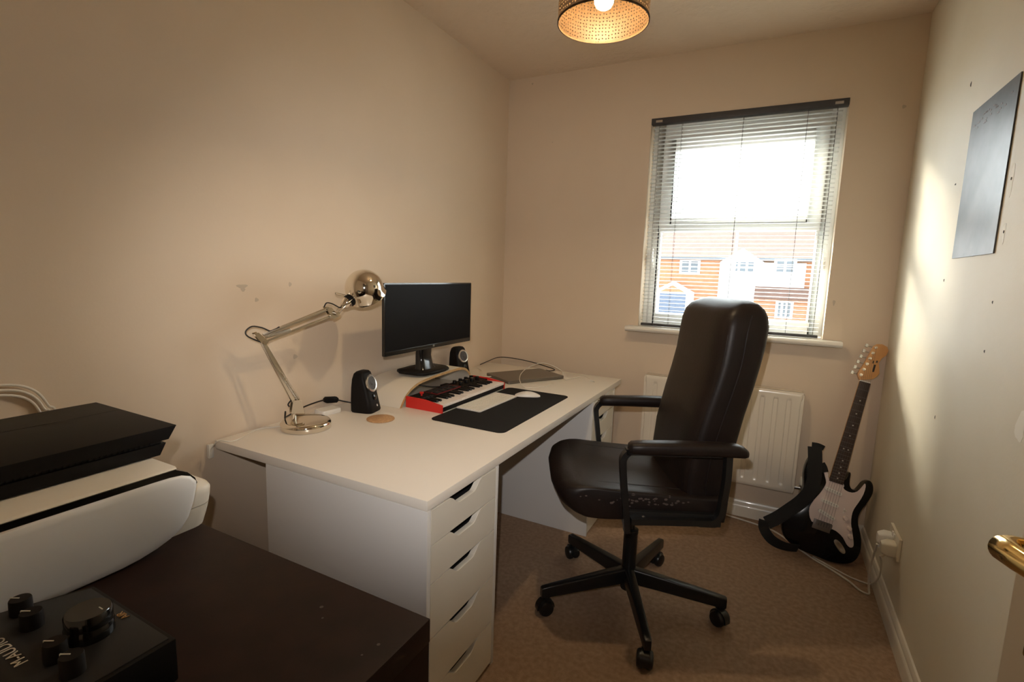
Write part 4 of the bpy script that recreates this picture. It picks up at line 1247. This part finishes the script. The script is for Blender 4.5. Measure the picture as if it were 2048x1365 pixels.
# arms
for s in (1, -1):
    yy = 0.312 * s
    loop = [(-0.225, yy, 0.742), (-0.228, yy * 0.985, 0.66), (-0.225, yy * 0.96, 0.57), (-0.222, yy * 0.94, 0.530), (-0.205, yy * 0.935, 0.506), (-0.17, yy * 0.935, 0.500), (0.0, yy * 0.935, 0.496), (0.075, yy * 0.94, 0.494)]
    fr_ = [(0.086, yy * 0.945, 0.455), (0.092, yy * 0.955, 0.50), (0.108, yy * 0.98, 0.62), (0.118, yy, 0.70), (0.116, yy, 0.724), (0.103, yy, 0.741), (0.08, yy, 0.746), (-0.20, yy, 0.748)]
    mb = MB().ribbon(fr_, (0, 1, 0), 0.030, 0.020, 5)
    mb.ribbon(loop, (0, 1, 0), 0.030, 0.020, 5)
    af = obj('arm_frame', mb, 'chair_metal', ch, world=False, bevel=0.0, angle=40)
    obj('side_plate', MB().box((-0.235, 0.263 * s if s > 0 else -0.283, 0.476), (0.10, 0.283 if s > 0 else -0.263, 0.522)), 'chair_metal', af, world=False, bevel=0.004)
    for bx_ in (-0.15, 0.03):
        obj('bolt', MB().lathe([(0.007, 0), (0.006, 0.003), (0, 0.004)], (bx_, 0.283 * s, 0.502), (0, s, 0), seg=14), 'steel', af, world=False)
    R = []
    for x, a, b, zc in ((0.104, 0.008, 0.006, 0.757), (0.101, 0.020, 0.014, 0.757), (0.092, 0.027, 0.019, 0.758), (0.055, 0.030, 0.0215, 0.759), (-0.08, 0.031, 0.022, 0.762), (-0.20, 0.031, 0.022, 0.763), (-0.25, 0.030, 0.021, 0.761), (-0.272, 0.026, 0.018, 0.757), (-0.284, 0.018, 0.012, 0.753), (-0.289, 0.008, 0.005, 0.751)):
        R.append([Vector((x, yy + p, zc + q)) for p, q in superell(a, b, 3, 24)])
    obj('arm_pad', MB().loft(R), 'leather', ch, world=False, angle=70)
# column, base
obj('seat_plate', MB().box((-0.16, -0.11, 0.452), (0.14, 0.11, 0.474)).box((-0.07, -0.05, 0.425), (0.07, 0.05, 0.452)), 'chair_metal', ch, world=False, bevel=0.004)
obj('gas_lift', MB().cyl((0, 0, 0.29), (0, 0, 0.428), 0.014), 'chair_metal', ch, world=False)
obj('column_sleeve', MB().lathe([(0.020, 0.055), (0.0275, 0.058), (0.0275, 0.295), (0.029, 0.297), (0.029, 0.312), (0.016, 0.316)], (0, 0, 0), seg=32), 'chair_metal', ch, world=False)
for wa, ca in ((-137.1, 20), (149.8, -70), (80.4, 40), (6.6, 120), (-65.2, 75)):
    a = radians(wa) - CA
    dr = Vector((cos(a), sin(a), 0))
    dl = Vector((-sin(a), cos(a), 0))
    R = []
    for r_, w_, zb_, zt_ in ((0.024, 0.020, 0.086, 0.150), (0.10, 0.0185, 0.083, 0.143), (0.30, 0.015, 0.074, 0.122), (0.366, 0.0135, 0.070, 0.114), (0.372, 0.011, 0.074, 0.110)):
        R.append([dr * r_ + dl * p + Vector((0, 0, (zb_ + zt_) / 2 + q)) for p, q in superell(w_, (zt_ - zb_) / 2, 7, 20)])
    leg = obj('leg', MB().loft(R), 'chair_metal', ch, world=False, angle=45)
    hub = dr * 0.343
    cr = radians(ca)
    cd = Vector((cos(cr), sin(cr), 0))
    cw = Vector((-sin(cr), cos(cr), 0))
    wc = hub + cd * 0.012 + Vector((0, 0, 0.0306))
    mb = MB()
    for s in (-1, 1):
        mb.lathe([(0.0, 0.0), (0.022, 0.0), (0.0295, 0.003), (0.0305, 0.009), (0.0300, 0.016), (0.026, 0.022), (0.012, 0.025), (0.0, 0.025)], wc + cw * 0.004 * s, cw * s, seg=28)
    mb.lathe([(0.004, -0.004), (0.004, 0.004)], wc, cw, seg=10)
    hood = []
    for q in (-0.013, 0.013):
        pts = [wc + cw * q + (cd * cos(t) + Vector((0, 0, 1)) * sin(t)) * 0.036 for t in [radians(v_) for v_ in range(-10, 200, 15)]]
        hood.append(pts + [wc + cw * q])
    mb.loft(hood)
    mb.cyl(hub + Vector((0, 0, 0.040)), hub + Vector((0, 0, 0.078)), 0.008, seg=14)
    obj('caster', mb, 'chair_metal', leg, world=False, angle=40)

# ------------------------------------------------------------------ electric guitar leaning in the corner
GK = 1.064
gu = Vector((0.9694, 0.1169, -0.1985)).normalized()
gv = Vector((0.1644, 0.2545, 0.953)).normalized()
gv = (gv - gu * gv.dot(gu)).normalized()
gn = gu.cross(gv)
GM = Matrix((gu, gv, gn)).transposed().to_4x4()
GM.translation = Vector((1.902, -0.330, 0.024))
gt = thing('electric_guitar', 'black electric guitar with white scratchplate leaning in the corner by the radiator', 'guitar', matrix=GM)
def g(u, v, n=0):
    return Vector((u * GK, v * GK, n * GK))
body = [(0.024, 0.352), (0.036, 0.372), (0.040, 0.400), (0.047, 0.404), (0.050, 0.380), (0.056, 0.352), (0.070, 0.336), (0.088, 0.340), (0.100, 0.362), (0.110, 0.388), (0.126, 0.396), (0.140, 0.384), (0.148, 0.358), (0.146, 0.330), (0.136, 0.295), (0.125, 0.260), (0.121, 0.228), (0.128, 0.198), (0.144, 0.165), (0.158, 0.128), (0.164, 0.090), (0.160, 0.055), (0.145, 0.028), (0.115, 0.010), (0.070, 0.000), (0.020, 0.000),
        (-0.040, 0.002), (-0.095, 0.012), (-0.135, 0.038), (-0.155, 0.080), (-0.155, 0.125), (-0.138, 0.168), (-0.118, 0.205), (-0.110, 0.245), (-0.116, 0.290), (-0.128, 0.335), (-0.130, 0.380), (-0.120, 0.425), (-0.104, 0.448), (-0.090, 0.445), (-0.080, 0.420), (-0.070, 0.390), (-0.052, 0.366), (-0.030, 0.352)]
bp = [(v.x, v.y) for v in spline([(a, b, 0) for a, b in body] + [(body[0][0], body[0][1], 0)], 3)][:-1]
cu_, cv_ = 0.01, 0.19
mb = MB()
mb.loft([[g(cu_ + (a - cu_) * s, cv_ + (b - cv_) * s, n_) for a, b in bp] for s, n_ in ((0.965, -0.044), (0.985, -0.042), (1.0, -0.036), (1.0, -0.008), (0.985, -0.002), (0.965, 0.0))])
mg = mat('black_lacquer', (0.005, 0.005, 0.005), 0.12, spec=0.3)
obj('body', mb, mg, gt, world=False, angle=60)
guard = [(-0.056, 0.372), (-0.048, 0.378), (-0.036, 0.368), (-0.030, 0.350), (0.030, 0.348), (0.034, 0.330), (0.048, 0.322), (0.070, 0.322), (0.088, 0.334), (0.100, 0.360), (0.107, 0.378), (0.113, 0.366), (0.113, 0.330), (0.104, 0.290), (0.094, 0.255), (0.093, 0.225), (0.099, 0.190), (0.113, 0.155), (0.127, 0.118), (0.130, 0.098), (0.120, 0.090), (0.104, 0.098), (0.085, 0.120), (0.062, 0.134), (0.036, 0.140), (-0.036, 0.140), (-0.052, 0.148), (-0.064, 0.168), (-0.071, 0.200), (-0.062, 0.238), (-0.048, 0.272), (-0.038, 0.305), (-0.036, 0.330), (-0.046, 0.352)]
gp_ = [(v.x, v.y) for v in spline([(a, b, 0) for a, b in guard] + [(guard[0][0], guard[0][1], 0)], 2)][:-1]
obj('scratchplate', MB().loft([[g(a, b, 0.0002) for a, b in gp_], [g(a, b, 0.0026) for a, b in gp_]]), 'guard', gt, world=False, smooth=False)
for v0, v1 in ((0.306, 0.299), (0.250, 0.244), (0.203, 0.184)):
    c0, c1 = g(-0.036, v0, 0.0028), g(0.034, v1, 0.0028)
    d = (c1 - c0).normalized()
    e = Vector((-d.y, d.x, 0))
    mid = (c0 + c1) / 2
    hl = (c1 - c0).length / 2
    rr = rrect(2 * hl, 0.017, 0.0084, 6)
    pk = obj('pickup', MB().loft([[mid + d * a + e * b + Vector((0, 0, h)) for a, b in rr] for h in (0, 0.007)]), 'white_plastic', gt, world=False)
    pm = MB()
    for i in range(6):
        p = mid + d * (-hl * 0.72 + hl * 1.44 * i / 5)
        pm.cyl(p + Vector((0, 0, 0.006)), p + Vector((0, 0, 0.0085)), 0.0024, seg=10)
    obj('pole_piece', pm, 'steel', pk, world=False)
br = MB().box(g(-0.042, 0.118, 0.0005), g(0.030, 0.160, 0.007))
bo = obj('bridge', br, 'dark_steel', gt, world=False, bevel=0.001)
sd_ = MB()
for i in range(6):
    u = -0.033 + i * 0.011
    sd_.box(g(u, 0.138, 0.007), g(u + 0.0095, 0.158, 0.0125))
obj('saddle', sd_, 'dark_steel', bo, world=False)
ja = MB()
jr = superell(0.013, 0.033, 2.2, 24)
jc = Vector((0.082, 0.078))
jl, js = Vector((0.060, -0.054)).normalized(), Vector((0.054, 0.060)).normalized()
ja.loft([[g(jc.x + (js.x * a + jl.x * b) * q, jc.y + (js.y * a + jl.y * b) * q, h) for a, b in jr] for q, h in ((1.0, 0.0004), (1.0, 0.002), (0.85, 0.003), (0.5, 0.0005))])
obj('jack_plate', ja, 'steel', gt, world=False)
for u, v in ((0.072, 0.205), (0.096, 0.168), (0.108, 0.135)):
    obj('control_knob', MB().lathe([(0.0115, 0), (0.011, 0.004), (0.009, 0.013), (0.008, 0.0145)], g(u, v, 0.0026), (0, 0, 1), seg=24), 'guard', gt, world=False)
obj('selector_switch', MB().box(g(0.058, 0.222, 0.0026), g(0.061, 0.246, 0.003)).cyl(g(0.0595, 0.234, 0.003), g(0.0625, 0.240, 0.017), 0.0025), 'white_plastic', gt, world=False)
# neck
ne = MB()
R = []
for v, hw in ((0.300, 0.028), (0.347, 0.0278), (0.58, 0.0245), (0.813, 0.0212)):
    R.append([g(hw * cos(t), v, -0.004 + (0.006 if sin(t) >= 0 else 0.020 * sin(t))) if abs(sin(t)) > 1e-6 else g(hw * cos(t), v, -0.002) for t in [2 * pi * k / 24 for k in range(24)]])
ne.loft(R)
neck = obj('neck', ne, 'maple', gt, world=False, angle=50)
fbm = MB()
fbm.loft([[g(-hw, v, 0.002), g(hw, v, 0.002), g(hw, v, 0.0075), g(0, v, 0.0085), g(-hw, v, 0.0075)] for v, hw in ((0.342, 0.0280), (0.813, 0.0212))])
fbo = obj('fretboard', fbm, 'rosewood', gt, world=False, smooth=False)
for k in range(1, 22):
    v = 0.813 - 0.648 * (1 - 2 ** (-k / 12))
    hw = 0.0212 + (0.813 - v) / 0.471 * 0.0068
    obj('fret', MB().box(g(-hw, v - 0.0009, 0.0072), g(hw, v + 0.0009, 0.0094)), 'fret', fbo, world=False, smooth=False)
for k in (3, 5, 7, 9, 12, 15, 17, 19, 21):
    va = 0.813 - 0.648 * (1 - 2 ** (-k / 12))
    vb = 0.813 - 0.648 * (1 - 2 ** (-(k - 1) / 12))
    for u in ((-0.009, 0.009) if k == 12 else (0,)):
        obj('fret_marker', MB().cyl(g(u, (va + vb) / 2, 0.007), g(u, (va + vb) / 2, 0.0090), 0.0032, seg=12), 'letter_white', fbo, world=False)
obj('nut', MB().box(g(-0.0215, 0.813, 0.001), g(0.0215, 0.8175, 0.0095)), 'white_plastic', gt, world=False)
head = [(-0.0215, 0.8175), (-0.031, 0.832), (-0.036, 0.843), (-0.033, 0.856), (-0.022, 0.895), (-0.010, 0.955), (-0.004, 0.985), (0.006, 0.996), (0.026, 1.000), (0.046, 0.994), (0.055, 0.978), (0.052, 0.956), (0.038, 0.936), (0.032, 0.915), (0.040, 0.890), (0.046, 0.868), (0.038, 0.850), (0.026, 0.836), (0.0215, 0.8175)]
hd = MB().loft([[g(a, b, h) for a, b in head[:-1]] for h in (-0.016, -0.0015)])
hdo = obj('headstock', hd, 'maple', gt, world=False, bevel=0.0015)
for i in range(6):
    t = i / 5
    u, v = -0.022 + 0.026 * t, 0.842 + 0.136 * t
    pg = obj('tuner', MB().cyl(g(u, v, -0.002), g(u, v, 0.012), 0.0042, seg=14).lathe([(0.0075, -0.001), (0.007, 0.0015)], g(u, v, -0.0015), (0, 0, 1), seg=16), 'chrome_soft', hdo, world=False)
    obj('tuner_key', MB().cyl(g(u - 0.008, v + 0.002, -0.020), g(u - 0.030, v + 0.004, -0.020), 0.0025, seg=10).box(g(u - 0.036, v - 0.004, -0.0235), g(u - 0.026, v + 0.011, -0.0165)), 'steel', pg, world=False)
lg = MB().box(g(0.016, 0.868, -0.0016), g(0.0235, 0.902, -0.0009)).box(g(0.020, 0.912, -0.0016), g(0.0265, 0.922, -0.0009)).box(g(0.008, 0.905, -0.0016), g(0.012, 0.918, -0.0009))
obj('logo', lg, 'letter_dark', hdo, world=False, smooth=False)
for i in range(6):
    t = i / 5
    u_n, u_b = -0.0175 + 0.035 * t, -0.028 + 0.055 * t
    hu, hv = -0.022 + 0.026 * t, 0.842 + 0.136 * t
    mb = MB().cyl(g(u_b, 0.150, 0.0135), g(u_n, 0.816, 0.0110), 0.0005, seg=5).cyl(g(u_n, 0.816, 0.0110), g(hu, hv, 0.006), 0.0005, seg=5)
    obj('string', mb, 'fret', gt, world=False)
st = MB()
st.ribbon([g(-0.118, 0.468, 0.002), g(-0.112, 0.440, 0.010), g(-0.100, 0.390, 0.012), g(-0.088, 0.330, 0.012), g(-0.090, 0.270, 0.012), g(-0.112, 0.215, 0.014), g(-0.145, 0.165, 0.016), g(-0.185, 0.110, 0.018), (-0.222 * GK, 0.070 * GK, 0.020)], (0.85, 0.35, 0.1), 0.060, 0.004, 5)
st.ribbon([g(-0.234, 0.078, 0.017), g(-0.230, 0.050, 0.020), g(-0.212, 0.026, 0.026), g(-0.185, 0.008, 0.030), g(-0.150, 0.000, 0.028), g(-0.110, 0.000, 0.016), g(-0.070, 0.008, 0.004)], (0.5, 0.8, 0.3), 0.048, 0.004, 5)
st.ribbon([g(-0.130, 0.474, -0.004), g(-0.105, 0.478, -0.002), g(-0.080, 0.474, -0.004)], (0, 1, 0), 0.024, 0.006, 4)
st.ribbon([g(-0.075, 0.405, 0.004), g(-0.062, 0.390, 0.006), g(-0.052, 0.372, 0.004)], (0.3, 0.9, 0), 0.03, 0.005, 4)
obj('strap', st, 'strap', gt, world=False, label='black webbing strap slung over the guitar body')
